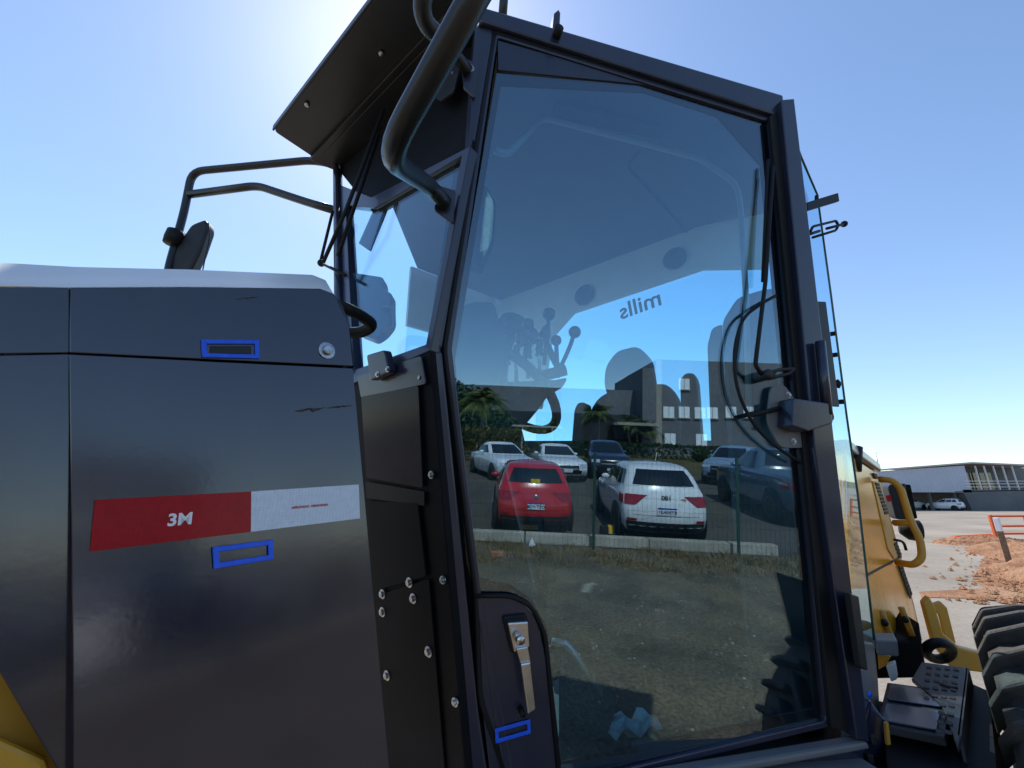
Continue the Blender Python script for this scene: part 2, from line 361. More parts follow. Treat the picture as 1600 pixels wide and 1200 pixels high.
# green wire fence
FGR = mat('green_fence_paint', (.012, .05, .03), .5, noise=.2)
fe = empty('wire_fence', kp(-3, -.14)); tag(fe, 'thin green wire mesh fence on slim posts in front of kerb', 'fence')
L0 = fe.location
for px in (930, 1178): pass
fa = [(mirrored(933, 868)-KA).dot(kd), (mirrored(1179, 884)-KA).dot(kd)]; step = fa[1]-fa[0]
for k in (-2, -1, 0, 1, 2):
    a = fa[0]+step*k
    o = box('post', kp(a, -.14, .78)-L0, (.04, .04, 1.56), FGR, fe, KEZ, .004)
vs = []; fs = []
def wire(p, q, t):
    d = (q-p).normalized(); u = d.orthogonal().normalized(); v2 = d.cross(u); i = len(vs)
    for e in (p, q): vs.extend([e+u*t, e+v2*t, e-u*t*.5-v2*t*.5])
    fs.extend([[i, i+1, i+4, i+3], [i+1, i+2, i+5, i+4], [i+2, i, i+3, i+5]])
a0, a1 = fa[0]-2*step, fa[0]+2*step
x = a0
while x < a1: wire(kp(x, -.17, .03)-L0, kp(x, -.17, 1.5)-L0, .0022); x += .075
for z in (.05, .25, .45, .65, .85, 1.05, 1.25, 1.45): wire(kp(a0, -.17, z)-L0, kp(a1, -.17, z)-L0, .0026)
o = raw('mesh_panel', vs, fs, FGR, fe); o['kind'] = 'stuff'

# ------------------------------------------------------------------ cars
def interp(lv, z):
    if z <= lv[0][0]: return lv[0][1:]
    for a, b in zip(lv, lv[1:]):
        if z <= b[0]:
            s = (z-a[0])/(b[0]-a[0]); return tuple(p+(q-p)*s for p, q in zip(a[1:], b[1:]))
    return lv[-1][1:]
class Body:
    def __init__(s, lv, bulge=.16): s.lv = lv; s.b = bulge
    def pt(s, f, y, z, off=0):
        xr, xf, hw = interp(s.lv, z); ay = abs(y)
        X = (xr+xf)/2+(f-.5)*(xf-xr-2*s.b*ay**2.5); Y = y*hw*(1-.09*abs(2*f-1)**5)
        return V((X, Y, z))
    def grid(s, fn, nu, nv):
        vs = [fn(i/nu, j/nv) for j in range(nv+1) for i in range(nu+1)]
        fs = [[j*(nu+1)+i, j*(nu+1)+i+1, (j+1)*(nu+1)+i+1, (j+1)*(nu+1)+i] for j in range(nv) for i in range(nu)]
        return vs, fs
    def shell(s, name, m, parent):
        zs = [l[0] for l in s.lv]; nv = len(zs)-1; V_ = []; F_ = []
        for fn in (lambda u, k: s.pt(u, 1, zs[round(k*nv)]), lambda u, k: s.pt(u, -1, zs[round(k*nv)]), lambda u, k: s.pt(0, u*2-1, zs[round(k*nv)]), lambda u, k: s.pt(1, u*2-1, zs[round(k*nv)])):
            a, b = s.grid(fn, 16, nv); n = len(V_); V_ += a; F_ += [[q+n for q in f] for f in b]
        zt = zs[-1]
        for zz, cr in ((zt, .035), (zs[0], 0)):
            a, b = s.grid(lambda u, k: s.pt(u, k*2-1, zz)+V((0, 0, cr*(1-(2*k-1)**2)*(1-(2*u-1)**4))), 16, 16); n = len(V_); V_ += a; F_ += [[q+n for q in f] for f in b]
        me = bpy.data.meshes.new(name); me.from_pydata([tuple(v) for v in V_], [], F_)
        bm = bmesh.new(); bm.from_mesh(me); bmesh.ops.remove_doubles(bm, verts=bm.verts, dist=.0005); bmesh.ops.recalc_face_normals(bm, faces=bm.faces); bm.to_mesh(me); bm.free()
        o = link(name, me, m, parent, True); return o
    def patch(s, name, face, a0, a1, z0, z1, m, parent, off=.007, a0t=None, a1t=None, th=0):
        a0t = a0 if a0t is None else a0t; a1t = a1 if a1t is None else a1t
        def fn(u, k):
            z = z0+(z1-z0)*k; a = (a0+(a0t-a0)*k)*(1-u)+(a1+(a1t-a1)*k)*u
            def P(aa, zz):
                if face == 'L': return s.pt(aa, 1, zz)
                if face == 'R': return s.pt(aa, -1, zz)
                if face == 'B': return s.pt(0, aa, zz)
                return s.pt(1, aa, zz)
            p = P(a, z); e = .02
            n = (P(a+e, z)-P(a-e, z)).cross(P(a, z+e)-P(a, z-e)).normalized()
            c = V((0, 0, .7))
            if n.dot(p-c) < 0: n = -n
            return p+n*off
        vs, fs = s.grid(fn, 8, max(3, int((z1-z0)/.05)))
        return raw(name, vs, fs, m, parent, True)
HATCH = [(.2, -1.86, 1.8, .78), (.32, -1.96, 1.96, .84), (.5, -2.0, 1.99, .86), (.66, -1.99, 1.97, .865), (.8, -1.95, 1.9, .86), (.88, -1.92, 1.72, .85), (.95, -1.9, 1.3, .83), (1.0, -1.88, .98, .80), (1.1, -1.82, .78, .765), (1.25, -1.72, .5, .71), (1.37, -1.58, .25, .655), (1.43, -1.46, .06, .61), (1.465, -1.3, -.12, .54), (1.48, -1.1, -.35, .44)]
SUV = [(.24, -1.92, 1.9, .80), (.36, -2.03, 2.03, .88), (.6, -2.08, 2.08, .90), (.82, -2.06, 2.04, .905), (.98, -2.02, 1.9, .89), (1.05, -2.0, 1.5, .87), (1.11, -1.98, .95, .84), (1.22, -1.94, .75, .80), (1.4, -1.85, .45, .745), (1.54, -1.75, .2, .695), (1.62, -1.62, .0, .64), (1.66, -1.4, -.25, .55)]
SEDAN = [(.19, -2.1, 2.1, .78), (.3, -2.25, 2.26, .86), (.5, -2.32, 2.32, .89), (.68, -2.32, 2.28, .9), (.8, -2.28, 2.15, .885), (.87, -2.2, 1.75, .87), (.93, -1.9, 1.2, .84), (.98, -1.55, .95, .8), (1.1, -1.3, .7, .76), (1.25, -1.02, .4, .7), (1.36, -.8, .12, .64), (1.42, -.6, -.1, .55)]
PICK = [(.3, -2.3, 2.3, .82), (.42, -2.5, 2.5, .89), (.65, -2.55, 2.55, .91), (.9, -2.55, 2.5, .92), (1.05, -2.52, 2.35, .91), (1.1, -2.5, 1.9, .9), (1.13, -.75, 1.4, .87), (1.2, -.7, 1.2, .84), (1.4, -.62, .85, .77), (1.58, -.54, .52, .7), (1.68, -.45, .3, .64), (1.72, -.3, .1, .55)]
def make_car(name, label, body, pm, loc, az, cat='car', group=None, plate=None, belt=1.0, roof=1.42, wheel=.31, wx=(-1.28, 1.28), sunstrip=False, scale=1):
    t = empty(name, loc, R(90-az)); tag(t, label, cat, group); B = Body(body)
    B.shell('body', pm, t); hw = max(l[3] for l in body)
    if cat == 'pickup':
        B.patch('rear_window', 'B', -.8, .8, belt+.14, roof-.02, CARGL, t)
        sw = ((.06, .44), (.5, .92))
    else:
        o = B.patch('rear_window', 'B', -.86, .86, belt+.08, roof-.05, CARGL, t, a0t=-.8, a1t=.8); sw = ((.06, .26), (.29, .57), (.6, .93))
    B.patch('windscreen', 'F', -.9, .9, belt+.05, roof-.03, CARGL, t, a0t=-.86, a1t=.86)
    for sd_ in 'LR':
        for a, b in sw: B.patch('side_window', sd_, a, b, belt+.06, roof-.07, CARGL, t)
    # bumpers, lamps, plates
    B.patch('lower_bumper', 'B', -.97, .97, body[0][0]+.01, body[0][0]+.2, BLACK, t)
    B.patch('lower_bumper', 'F', -.97, .97, body[0][0]+.01, body[0][0]+.14, BLACK, t)
    B.patch('grille', 'F', -.55, .55, .5 if cat == 'car' else .62, belt-.28, BLACK, t, off=.012)
    B.patch('grille_bar', 'F', -.5, .5, belt-.42, belt-.39, ALLOY, t, off=.02)
    B.patch('lower_grille', 'F', -.7, .7, body[0][0]+.16, body[0][0]+.3, BLACK, t, off=.012)
    for s in (-1, 1):
        B.patch('tail_lamp', 'B', s*.74, s*.985, belt-.29, belt-.1, REDL, t, off=.014, a0t=s*.46, a1t=s*.985); B.patch('tail_lamp', 'LR'[s < 0], .004, .07, belt-.28, belt-.12, REDL, t, off=.012)
        B.patch('head_lamp', 'F', *sorted((s*.58, s*.99)), belt-.36, belt-.23, CLEAR, t, off=.014)
        B.patch('fog_lamp', 'F', *sorted((s*.76, s*.9)), body[0][0]+.2, body[0][0]+.28, CLEAR, t, off=.016)
        B.patch('reflector', 'B', *sorted((s*.72, s*.95)), body[0][0]+.21, body[0][0]+.26, REDL, t, off=.012)
        mp = B.pt(.66, s*1.0, belt+.06); ball('side_mirror', mp+V((0, s*.1, .02)), .085, pm if not sunstrip else BLACK, t, .7, 1.1, .75)
    p = B.patch('number_plate', 'B', -.23, .23, belt-.45, belt-.32, PLATEW, t, off=.02)
    B.patch('plate_band', 'B', -.23, .23, belt-.345, belt-.32, PLATEB, p, off=.023)
    if plate:
        q = B.pt(0, 0, belt-.395); text('plate_text', plate, .085, INK, p, q+V((-.026, 0, 0)), (0, -1, 0), (0, 0, 1), .0, .002)
    B.patch('number_plate', 'F', -.22, .22, .42, .53, PLATEW, t, off=.024)
    B.patch('hatch_seam', 'B', -.8, .8, belt-.475, belt-.468, BLACK, t, off=.003)
    for x in wx:
        for s in (-1, 1):
            yy = s*(hw-.02)
            c = V((x, yy, wheel))
            lathe('wheel_arch', [(wheel*1.17, -.02), (wheel*1.17, .028), (.02, .028)], BLACK, t, 24, c, (0, s, 0))
            wv = lathe('wheel', [(wheel*.6, -.17), (wheel*.93, -.17), (wheel, -.14), (wheel, .025), (wheel*.93, .05), (wheel*.66, .052)], BLACK, t, 28, c, (0, s, 0))
            lathe('rim', [(wheel*.66, .03), (wheel*.63, .054), (wheel*.5, .036), (wheel*.2, .045), (.02, .05)], ALLOY, wv, 20, c, (0, s, 0))
    t.scale = (scale,)*3
    return t
def cpaint(n, c, rough=.25): return mat(n, c, rough, coat=1, noise=.04, nscale=2, coatr=.03)
CW = cpaint('car_white', (.74, .75, .76)); CR = cpaint('car_red', (.5, .008, .014)); CDB = cpaint('car_navy', (.012, .018, .045))
CS = cpaint('car_silver_blue', (.2, .28, .38)); CP = cpaint('car_steel_blue', (.06, .1, .15))
def between(a, b, z=.2): p = (mirrored(*a, z)+mirrored(*b, z))/2; return V((p.x, p.y, 0))
AWAY = math.degrees(math.atan2(qd.x, qd.y))
rp = between((778, 822), (886, 820)); wp = between((953, 831), (1100, 836))
fwd = azv(AWAY)
red = make_car('parked_car', 'red hatchback parked tail first to the kerb beside white hatchback', HATCH, CR, rp+azv(AWAY+4)*1.75+kd*.05, AWAY+4, group=None, plate='OZT 4128', scale=.85)
wh = make_car('parked_car', 'white hatchback with dark rear window, tail toward the kerb', HATCH, CW, wp+azv(AWAY-2)*1.85+kd*.2, AWAY-2, plate='RYA0A31', wheel=.32, belt=1.0, scale=.91)
sm = Body(HATCH)
text('fleet_number', '180', .13, INK, wh, sm.pt(0, 0, .86)+V((-.02, 0, 0)), (0, -1, 0), (0, 0, 1), 0, .003)
text('fleet_letter', 'm', .12, mat('orange_print', (.75, .15, .03), .5), wh, sm.pt(0, .42, .84)+V((-.01, 0, 0)), (0, -1, 0), (0, 0, 1), 0, .004)
tube('aerial', [(-1.15, 0, 1.5), (-1.3, 0, 1.72)], .006, PRINTW, wh, 6)
box('rear_sticker', sm.pt(0, -.02, 1.12)+V((-.035, .0, 0)), (.01, .2, .09), mat('yellow_print', (.7, .5, .03), .5), red)
lathe('badge', [(.055, 0), (.05, .012), (.02, .014)], ALLOY, red, 20, sm.pt(0, 0, .8)+V((-.002, 0, 0)), (-1, 0, 0))
make_car('parked_car', 'white saloon facing the kerb from the far side of the car park', SEDAN, CW, between((845, 746), (903, 746))+qd*2.2, AWAY+180+8, belt=.95, roof=1.37, wx=(-1.4, 1.42))
make_car('parked_car', 'navy blue compact sport utility car facing the kerb', SUV, CDB, between((930, 744), (990, 744))+qd*2.0, AWAY+180-4, belt=1.1, roof=1.6, wheel=.34)
make_car('parked_car', 'white car with long flat bonnet in front of yellow hedge', SEDAN, CW, between((742, 745), (812, 745))+qd*2.2, AWAY+180+22, belt=.95, roof=1.37, wx=(-1.4, 1.42))
make_car('parked_car', 'pale blue grey sport utility car standing on the lawn edge', SUV, CS, mirrored(1166, 760)+qd*1.0, AWAY+180-38, belt=1.1, roof=1.6, wheel=.34)
make_car('parked_pickup', 'steel blue pickup truck next to the white hatchback', PICK, CP, mirrored(1222, 838)+qd*2.9+kd*1.75, AWAY-7, 'pickup', belt=1.12, roof=1.68, wheel=.37, wx=(-1.6, 1.6))
# rubber wheel stops
for px, py in ((828, 826), (962, 833)):
    c = mirrored(px, py)-qd*.1; st = empty('wheel_stop', (c.x, c.y, .006), KEZ); tag(st, 'black rubber wheel stop with yellow band behind the red car' if px < 900 else 'black rubber wheel stop with yellow band beside the white hatchback', 'wheel stop')
    st.scale = (1, 1, 1.3)
    prism('rubber_block', [(-.3, -.08, 0), (-.3, .08, 0), (-.3, .055, .11), (-.3, -.055, .11)], (.6, 0, 0), BLACK, st, .008)
    prism('yellow_band', [(-.16, -.085, .01), (-.16, .085, .01), (-.16, .058, .116), (-.16, -.058, .116)], (.32, 0, 0), mat('yellow_band_%d' % px, (.7, .4, .02), .5), st, .004)

# ------------------------------------------------------------------ office block, palms and hedge behind the car park
def leafmat(n, c1, c2): return mat(n, c1, .6, col2=c2, nscale=1.2, sp=.3)
PALM = leafmat('palm_leaf', (.035, .06, .012), (.11, .12, .03)); HEDGE = leafmat('hedge_leaf', (.012, .035, .012), (.04, .08, .02)); YH = leafmat('yellow_leaf', (.2, .14, .02), (.1, .11, .02))
TRUNK = mat('palm_trunk', (.22, .19, .15), .9, noise=.4, nscale=6, bump=.4, bscale=20)
def palm(px, py, h, r, label, trunks=1, dist=None, n=34):
    c = mirrored(px, py) if dist is None else dist
    t = empty('palm_tree', (c.x, c.y, 0)); tag(t, label, 'palm tree')
    vs = []; fs = []
    for k in range(trunks):
        ox = kd*(k-(trunks-1)/2)*r*.28
        top = ox*1.5+V((0, 0, h*random.uniform(.9, 1.05)))
        tube('trunk', [ox, ox*1.2+V((.05, 0, h*.5)), top], .13 if trunks > 1 else .17, TRUNK, t, 10, taper=.75)
        for f in range(n//trunks+4):
            an = random.uniform(0, 6.28); el = random.uniform(-.25, 1.2); L_ = r*random.uniform(.75, 1.1)
            d = V((math.cos(an)*math.cos(el), math.sin(an)*math.cos(el), math.sin(el))); p = top.copy(); sdv = V((-math.sin(an), math.cos(an), 0))
            pr = None
            for s_ in range(9):
                q = top+d*L_*s_/8+V((0, 0, -.55*L_*(s_/8)**2.2))
                if pr is not None and s_ > 1:
                    for sg in (-1, 1):
                        for j in range(3):
                            b0 = pr+(q-pr)*j/3; lw = r*.34*math.sin(math.pi*min(.97, (s_-1+j/3)/8+.12)); tip = b0+sdv*sg*lw*.8+(q-pr)*1.1+V((0, 0, -lw*random.uniform(.25, .6)))
                            i = len(vs); w_ = (q-pr)*.22; vs.extend([b0-w_, b0+w_, tip]); fs.append([i, i+1, i+2])
                pr = q
    raw('crown', vs, fs, PALM, t)
    return t
def bush(name, label, cat, c, size, n, m, ls=.12, kind=None, rz=0, box_=False):
    t = empty(name, (c.x, c.y, 0), rz); tag(t, label, cat)
    vs = []; fs = []
    for i in range(n):
        while True:
            p = V((random.uniform(-1, 1), random.uniform(-1, 1), random.uniform(-1, 1)))
            if box_ or (p.length < 1 and p.length > random.uniform(.2, .95)): break
        if box_:
            k = random.randrange(3); p[k] = math.copysign(random.uniform(.8, 1.05), p[k])
            if p.z < 0 and k == 2: p.z = -p.z
        wob = 1+.18*math.sin(p.x*7+c.x)*math.cos(p.y*6)
        P = V((p.x*size[0]/2, p.y*size[1]/2, size[2]/2*(1+p.z*wob))); a = V((random.gauss(0, 1), random.gauss(0, 1), random.gauss(0, 1))).normalized(); b = a.orthogonal().normalized()
        s = ls*random.uniform(.6, 1.4); j = len(vs); vs += [P-a*s, P+b*s*.5, P+a*s, P-b*s*.5]; fs.append([j, j+1, j+2, j+3])
    raw('foliage', vs, fs, m, t)
    tube('stem', [(0, 0, 0), (0.02, 0, size[2]*.6)], .05, TRUNK, t, 6)
    return t
palm(995, 707, 3.4, 2.5, 'sunlit clump of palms with pale trunks at the office corner', 3, mirrored(995, 712), 54)
palm(934, 707, 4.6, 2.6, 'dark single palm left of the sunlit palm clump', 1, mirrored(934, 712))
palm(1085, 707, 4.2, 2.2, 'thin palm before the grey wall with white windows', 1, mirrored(1080, 711))
palm(748, 707, 4.6, 2.7, 'broad shaded palm behind the yellow hedge', 1, mirrored(750, 712))
far = lambda px, b: None
bpos = mirrored(995, 703.5)
def kab(p): d = p-KA; return d.dot(kd), d.dot(qd)
ba, bb = kab(mirrored(1010, 703)); bb = 40
def hit_b(px, b):         # along-kerb coordinate where the sight line px in the glass crosses depth b
    q = S(px, 690); r = ray(px, 690); r = r-2*r.dot(S.n)*S.n; d = q-KA; s = (b-d.dot(qd))/r.dot(qd); return (d+r*s).dot(kd)
WALLG = gmat('office_render_grey', (.13, .135, .15), (.15, .155, .17), (.17, .175, .19), .3, .1); WALLL = gmat('office_render_pale', (.3, .27, .23), (.35, .32, .27), (.4, .36, .3), .3, .1)
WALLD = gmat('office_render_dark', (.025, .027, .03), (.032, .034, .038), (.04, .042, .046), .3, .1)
BLIND = mat('white_blind', (.82, .84, .86), .25, noise=.03)
of = empty('office_building', kp(hit_b(1010, 40), 40)); tag(of, 'dark grey flat roofed office block with small white windows behind palms', 'building')
OL = of.location
def kbox(name, a0, a1, b0, b1, z0, z1, m, parent, bev=0): return box(name, kp((a0+a1)/2, (b0+b1)/2, (z0+z1)/2)-OL, (a1-a0, b1-b0, z1-z0), m, parent, KEZ, bev)
aR = hit_b(1026, 40); a7 = hit_b(996, 40); a8 = hit_b(1017, 40); aL = hit_b(948, 40); aE = hit_b(1260, 40); aLL = hit_b(640, 40)
kbox('tower', a7, a8, 38, 52, 0, 9.6, WALLG, of)
kbox('pale_corner', a8+.02, aR, 38.2, 52, 0, 10.6, WALLL, of)
wgl = kbox('office_wing', aR+.02, aE, 40, 54, 0, 11.0, WALLG, of)
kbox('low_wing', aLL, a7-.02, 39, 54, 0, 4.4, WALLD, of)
kbox('upper_wing', aLL+2, a7-.02, 41, 54, 4.42, 7.4, WALLG, of)
kbox('entrance_canopy', hit_b(958, 37), a7+1, 36.5, 39, 3.2, 3.5, WALLL, of)
for px, py in ((1045, 644), (1069, 644), (1069, 600), (1094, 645), (1113, 645), (1142, 644), (1047, 686), (1096, 687), (1170, 644)):
    q = S(px, py); r = ray(px, py); r = r-2*r.dot(S.n)*S.n; s = (39.95-(q-KA).dot(qd))/r.dot(qd); P = q+r*s
    a, b = kab(P); wd = kbox('window', a-.6, a+.6, 39.90, 39.99, P.z-.62, P.z+.62, BLIND, of)
    kbox('mullion', a-.03, a+.03, 39.86, 39.895, P.z-.62, P.z+.62, ALLOY, wd); kbox('sill', a-.7, a+.7, 39.8, 39.89, P.z-.72, P.z-.63, WALLL, wd)
bush('clipped_hedge', 'long dark green clipped hedge at the foot of the office', 'hedge', kp(hit_b(1090, 33), 33), (26, 1.4, 1.3), 5000, HEDGE, .16, rz=KEZ, box_=True)
bush('yellow_hedge', 'yellow green hedge behind the white car with flat bonnet', 'hedge', kp(hit_b(745, 19), 19), (9, 1.4, 2.0), 4500, YH, .12, rz=KEZ, box_=True)
bush('round_shrub', 'small round shrub on the lawn before the grey wall', 'shrub', mirrored(1097, 722), (1.6, 1.6, 1.3), 1400, HEDGE, .1)
for px, s in ((712, 5.5), (775, 3.4), (850, 3.0)):
    c = kp(hit_b(px, 34), 34); t = bush('dark_tree', 'dense dark tree beside the low office wing' , 'tree', c, (s*1.3, s*1.3, s*1.2), 4200, HEDGE, .22); t['group'] = 'dark trees before the low office wing'
lp = mirrored(1069, 708); lt = empty('lamp_post', (lp.x, lp.y, 0)); tag(lt, 'slim pale lamp post on the lawn before the grey office wall', 'lamp post')
tube('pole', [(0, 0, 0), (0, 0, 6.5)], .06, ALLOY, lt, 8, taper=.6); box('lamp_head', (.2, 0, 6.5), (.6, .16, .08), ALLOY, lt, KEZ, .02)
# white gate frame and sign board beside the saloon
gp = mirrored(838, 722); gt = empty('gate_frame', (gp.x, gp.y, 0), KEZ); tag(gt, 'pale timber gate frame behind the white saloon', 'gate frame')
for x in (-1.0, 1.0): box('post', (x, 0, 1.15), (.1, .1, 2.3), WALLL, gt, 0, .01)
box('beam', (0, 0, 2.36), (3.4, .12, .12), WALLL, gt, 0, .01)
bp_ = mirrored(1115, 716); bt = empty('sign_board', (bp_.x, bp_.y, 0), KEZ); tag(bt, 'low white sign board standing on the lawn', 'sign')
box('board', (0, 0, .75), (1.6, .05, .6), BLIND, bt, 0, .01)
for x in (-.7, .7): box('leg', (x, .06, .4), (.06, .06, .8), ALLOY, bt, 0, .005)

sc_ = mirrored(826, 856); scrap = raw('paper_scrap', [(0, 0, .02), (.12, .03, .03), (.05, .02, .16), (.03, .07, .03)], [[0, 1, 2], [0, 3, 2], [1, 3, 2], [0, 1, 3]], PAPER); scrap.location = (sc_.x, sc_.y, .0); tag(scrap, 'small white paper scrap lying in the grass by the kerb', 'litter')
br = mirrored(777, 870); brk = box('broken_brick', (0, 0, .035), (.2, .1, .07), mat('brick_clay', (.35, .15, .08), .9, noise=.3), None, .4, .008); brk.location = (br.x, br.y, .004); tag(brk, 'broken clay brick lying on the dirt below the kerb', 'brick')
# ------------------------------------------------------------------ the motor grader
G = empty('motor_grader', (1.0, 1.6, 0)); SHIFT.add(G.name)
tag(G, 'motor grader with dark glazed cab, dark side cover and yellow rear hood', 'motor grader')
nS, nE, nH, nQ, nM = S.n, E_.n, H_.n, Q_.n, M_.n
def SP(pts, off=0): return [S(x, y, off) for x, y in pts]
def EP(pts, off=0): return [E_(x, y, off) for x, y in pts]
def HP(pts, off=0): return [H_(x, y, off) for x, y in pts]
def round_poly(pts, r, k=4):
    n = len(pts); out = []
    for i in range(n):
        a, b, c = pts[i-1], pts[i], pts[(i+1) % n]; rr = r[i] if isinstance(r, (list, tuple)) else r
        d1 = a-b; d2 = c-b; q = min(rr, d1.length*.45, d2.length*.45)
        p1 = b+d1.normalized()*q; p2 = b+d2.normalized()*q
        for j in range(k+1): t_ = j/k; out.append(p1*(1-t_)**2+b*2*t_*(1-t_)+p2*t_*t_)
    return out

# ---- door: glass, printed border, frame, seals
DO = [(776, 55), (1204, 184), (1294, 1132), (886, 1228), (800, 1232), (752, 1080), (741, 930), (703, 545)]
clear = [(784, 128), (1010, 140), (1124, 178), (1192, 255), (1279, 1110), (880, 1196), (856, 980), (834, 940), (800, 916), (752, 905), (738, 872), (712, 560)]
outer = [(777, 110), (1012, 131), (1130, 164), (1206, 188), (1293, 1128), (868, 1224), (846, 1000), (826, 955), (795, 933), (742, 928), (730, 880), (704, 545)]
door = ring('door', round_poly(SP([(775, 50), (1208, 183), (1298, 1136), (870, 1240), (792, 1240), (742, 930), (697, 545)]), .012, 3),
            round_poly(SP([(778, 58), (1202, 190), (1291, 1126), (876, 1226), (806, 1226), (752, 930), (706, 545)]), .008, 3), -nS*.03, CABP, G, .003)
ring('glass_border', SP(outer), SP(clear), -nS*.002, FRIT, door, 0, -nS*.0105)
prism('glass', SP([(777, 110), (1012, 131), (1204, 188), (1293, 1128), (868, 1224), (846, 1000), (826, 955), (795, 933), (742, 928), (704, 545)]), -nS*.004, GDOOR, door, 0, -nS*.008)
door.children[-1].data.name = 'door_glass'
prism('header_plate', SP([(778, 60), (1020, 128), (1010, 130), (779, 107)]), -nS*.012, CABP, door, .002, -nS*.004)
# lock plate in the lower front corner of the door
lp_ = round_poly(SP([(744, 932), (806, 934), (838, 965), (852, 1020), (874, 1245), (770, 1245), (752, 1090)]), [.004, .02, .02, .02, .004, .004, .004], 4)
prism('lock_plate', lp_, -nS*.02, CABP, door, .002, -nS*.002)
tube('seal', SP([(742, 931), (800, 931), (832, 948), (852, 990), (876, 1228)]), .0045, BLACK, door, 8, .02)
# handle: base, pivot, lever
hb = prism('handle_base', SP([(789, 967), (820, 965), (823, 1005), (799, 1013)]), nS*.022, CHROME, door, .003)
prism('handle_shadow_pad', round_poly(SP([(784, 962), (822, 958), (828, 1010), (798, 1020)]), .006), nS*.006, BLACK, door, .002)  # black sheet standing in for the shadow around the handle base
lathe('lock_button', [(.0085, -.002), (.0085, .02), (.0075, .022)], CHROME, door, 20, S(809, 994, .022), nS)
prism('lever', SP([(803, 1008), (821, 1005), (826, 1032), (812, 1038)], .012), nS*.016, CHROME, door, .002)
prism('lever', SP([(811, 1033), (826, 1030), (834, 1104), (822, 1112)], .022), nS*.012, CHROME, door, .003)
lathe('lever_stop', [(.006, 0), (.006, .02)], BLACK, door, 12, S(813, 1107), nS)
def blue_tag(pts, parent, P, w=.006):
    """thick blue hand-painted outline rectangle"""
    a, b, c, d = [P(*q) for q in pts]
    o = ring('blue_outline_tag', [a, b, c, d], [a+((b-a).normalized()+(d-a).normalized())*w, b+((a-b).normalized()+(c-b).normalized())*w, c+((b-c).normalized()+(d-c).normalized())*w, d+((a-d).normalized()+(c-d).normalized())*w], P.n*.0025, BLUE, parent, .0008)
    return o
blue_tag([(773, 1138), (828, 1123), (829, 1145), (774, 1161)], door, S, .0065)

# ---- A pillar, lower pillar, door post and sill
prism('front_pillar', SP([(742, 40), (772, 44), (691, 545), (668, 542), (727, 235)]), -nS*.05, CABP, G, .006)
prism('lower_pillar', SP([(668, 548), (691, 549), (748, 1110), (770, 1260), (722, 1260)]), -nS*.05, CABP, G, .005)
prism('pillar_backing', SP([(668, 540), (716, 545), (756, 930), (800, 1250), (724, 1250)]), -nS*.015, PANB, G, 0, -nS*.055)
prism('pillar_backing', SP([(668, 540), (716, 545), (784, 50), (745, 40)]), -nS*.015, PANB, G, 0, -nS*.055)
tube('door_seal', SP([(773, 50), (695, 545), (744, 930), (750, 1090), (798, 1236)], -.004), .0055, BLACK, G, 8, .02)
prism('door_seal', SP([(773, 47), (1206, 180), (1208, 184), (775, 53)]), -nS*.02, BLACK, G, 0, nS*.001)
po = prism('door_post', SP([(1208, 168), (1228, 166), (1338, 1148), (1318, 1143), (1256, 700)]), nS*.03, CABP, G, .003)
prism('post_channel', SP([(1198, 186), (1209, 180), (1320, 1140), (1292, 1132)]), nS*.012, BLACK, G, .002)
prism('cab_sill', SP([(866, 1222), (1334, 1146), (1340, 1158), (868, 1240)]), nS*.03, GREYP, G, .006)
prism('sill_step', SP([(860, 1236), (1342, 1160), (1344, 1195), (862, 1330)]), nS*.01, CABP, G, .004)
prism('sill_lip', SP([(1020, 1200), (1342, 1180), (1346, 1240), (1020, 1260)]), nS*.07, GREYP, G, .006)

# ---- roof
AT = S(752, 26); RT = S(1220, 162); zt = 2.96
ax = azv(-50); dS = azv(75); dQ = azv(44); dM = azv(-52)
P1 = V((AT.x, AT.y, 0)); P0 = V((RT.x, RT.y, 0)); PQ = P0+dQ*.66; P2 = P1+ax*.62; PM = PQ+dM*1.62
P3 = P2+(PM-P2)*.45+ax*.35
foot = [P1, P0, PQ, PM, P3, P2]
zr = {0: AT.z, 1: RT.z}
def roofz(p): return AT.z+(RT.z-AT.z)*max(-.3, min(1.5, (p-P1).dot(dS)/(P0-P1).length))*.6+.02
rail = prism('roof_rail', [S(748, 16), S(1219, 153), S(1221, 172), S(1206, 184), S(770, 47), S(748, 40)], -nS*.06, CABP, G, .006, nS*.012)
top = [V((p.x, p.y, 2.905)) for p in foot]
cen = sum(top, V())/len(top)
prism('roof', [p+(cen-p).normalized()*.03 for p in top], (0, 0, .05), CABP, G, .012)
prism('headliner', [p+(cen-p).normalized()*.05-V((0, 0, .035)) for p in top], (0, 0, .03), LINER, G, 0)
# lifting lug on the rail
lg = prism('lifting_lug', [S(866, 20), S(873, 14), S(876, 20), S(874, 62), S(862, 62)], -nS*.03, CABP, G, .003, nS*.0)
lathe('pin', [(.012, 0), (.012, .03)], BLACK, lg, 14, S(868, 60, .005), nS)
# ---- front window, its frame, lower front panel
ws = round_poly(EP([(727, 235), (668, 540), (545, 588), (532, 300)]), .012)
fr_o = EP([(735, 228), (672, 548), (540, 604), (522, 285), (580, 308)]); fr_i = EP([(721, 243), (665, 538), (553, 578), (540, 320), (585, 325)])
ring('windscreen_frame', fr_o, fr_i, -nE*.03, CABP, G, .003)
prism('windscreen', EP([(728, 230), (668, 543), (548, 585), (534, 300), (580, 300)]), -nE*.004, GWIN, G, 0, -nE*.012)
prism('header', EP([(745, 60), (733, 236), (578, 330), (524, 262), (600, 130)]), -nE*.02, PANB, G, .003, -nE*.01)
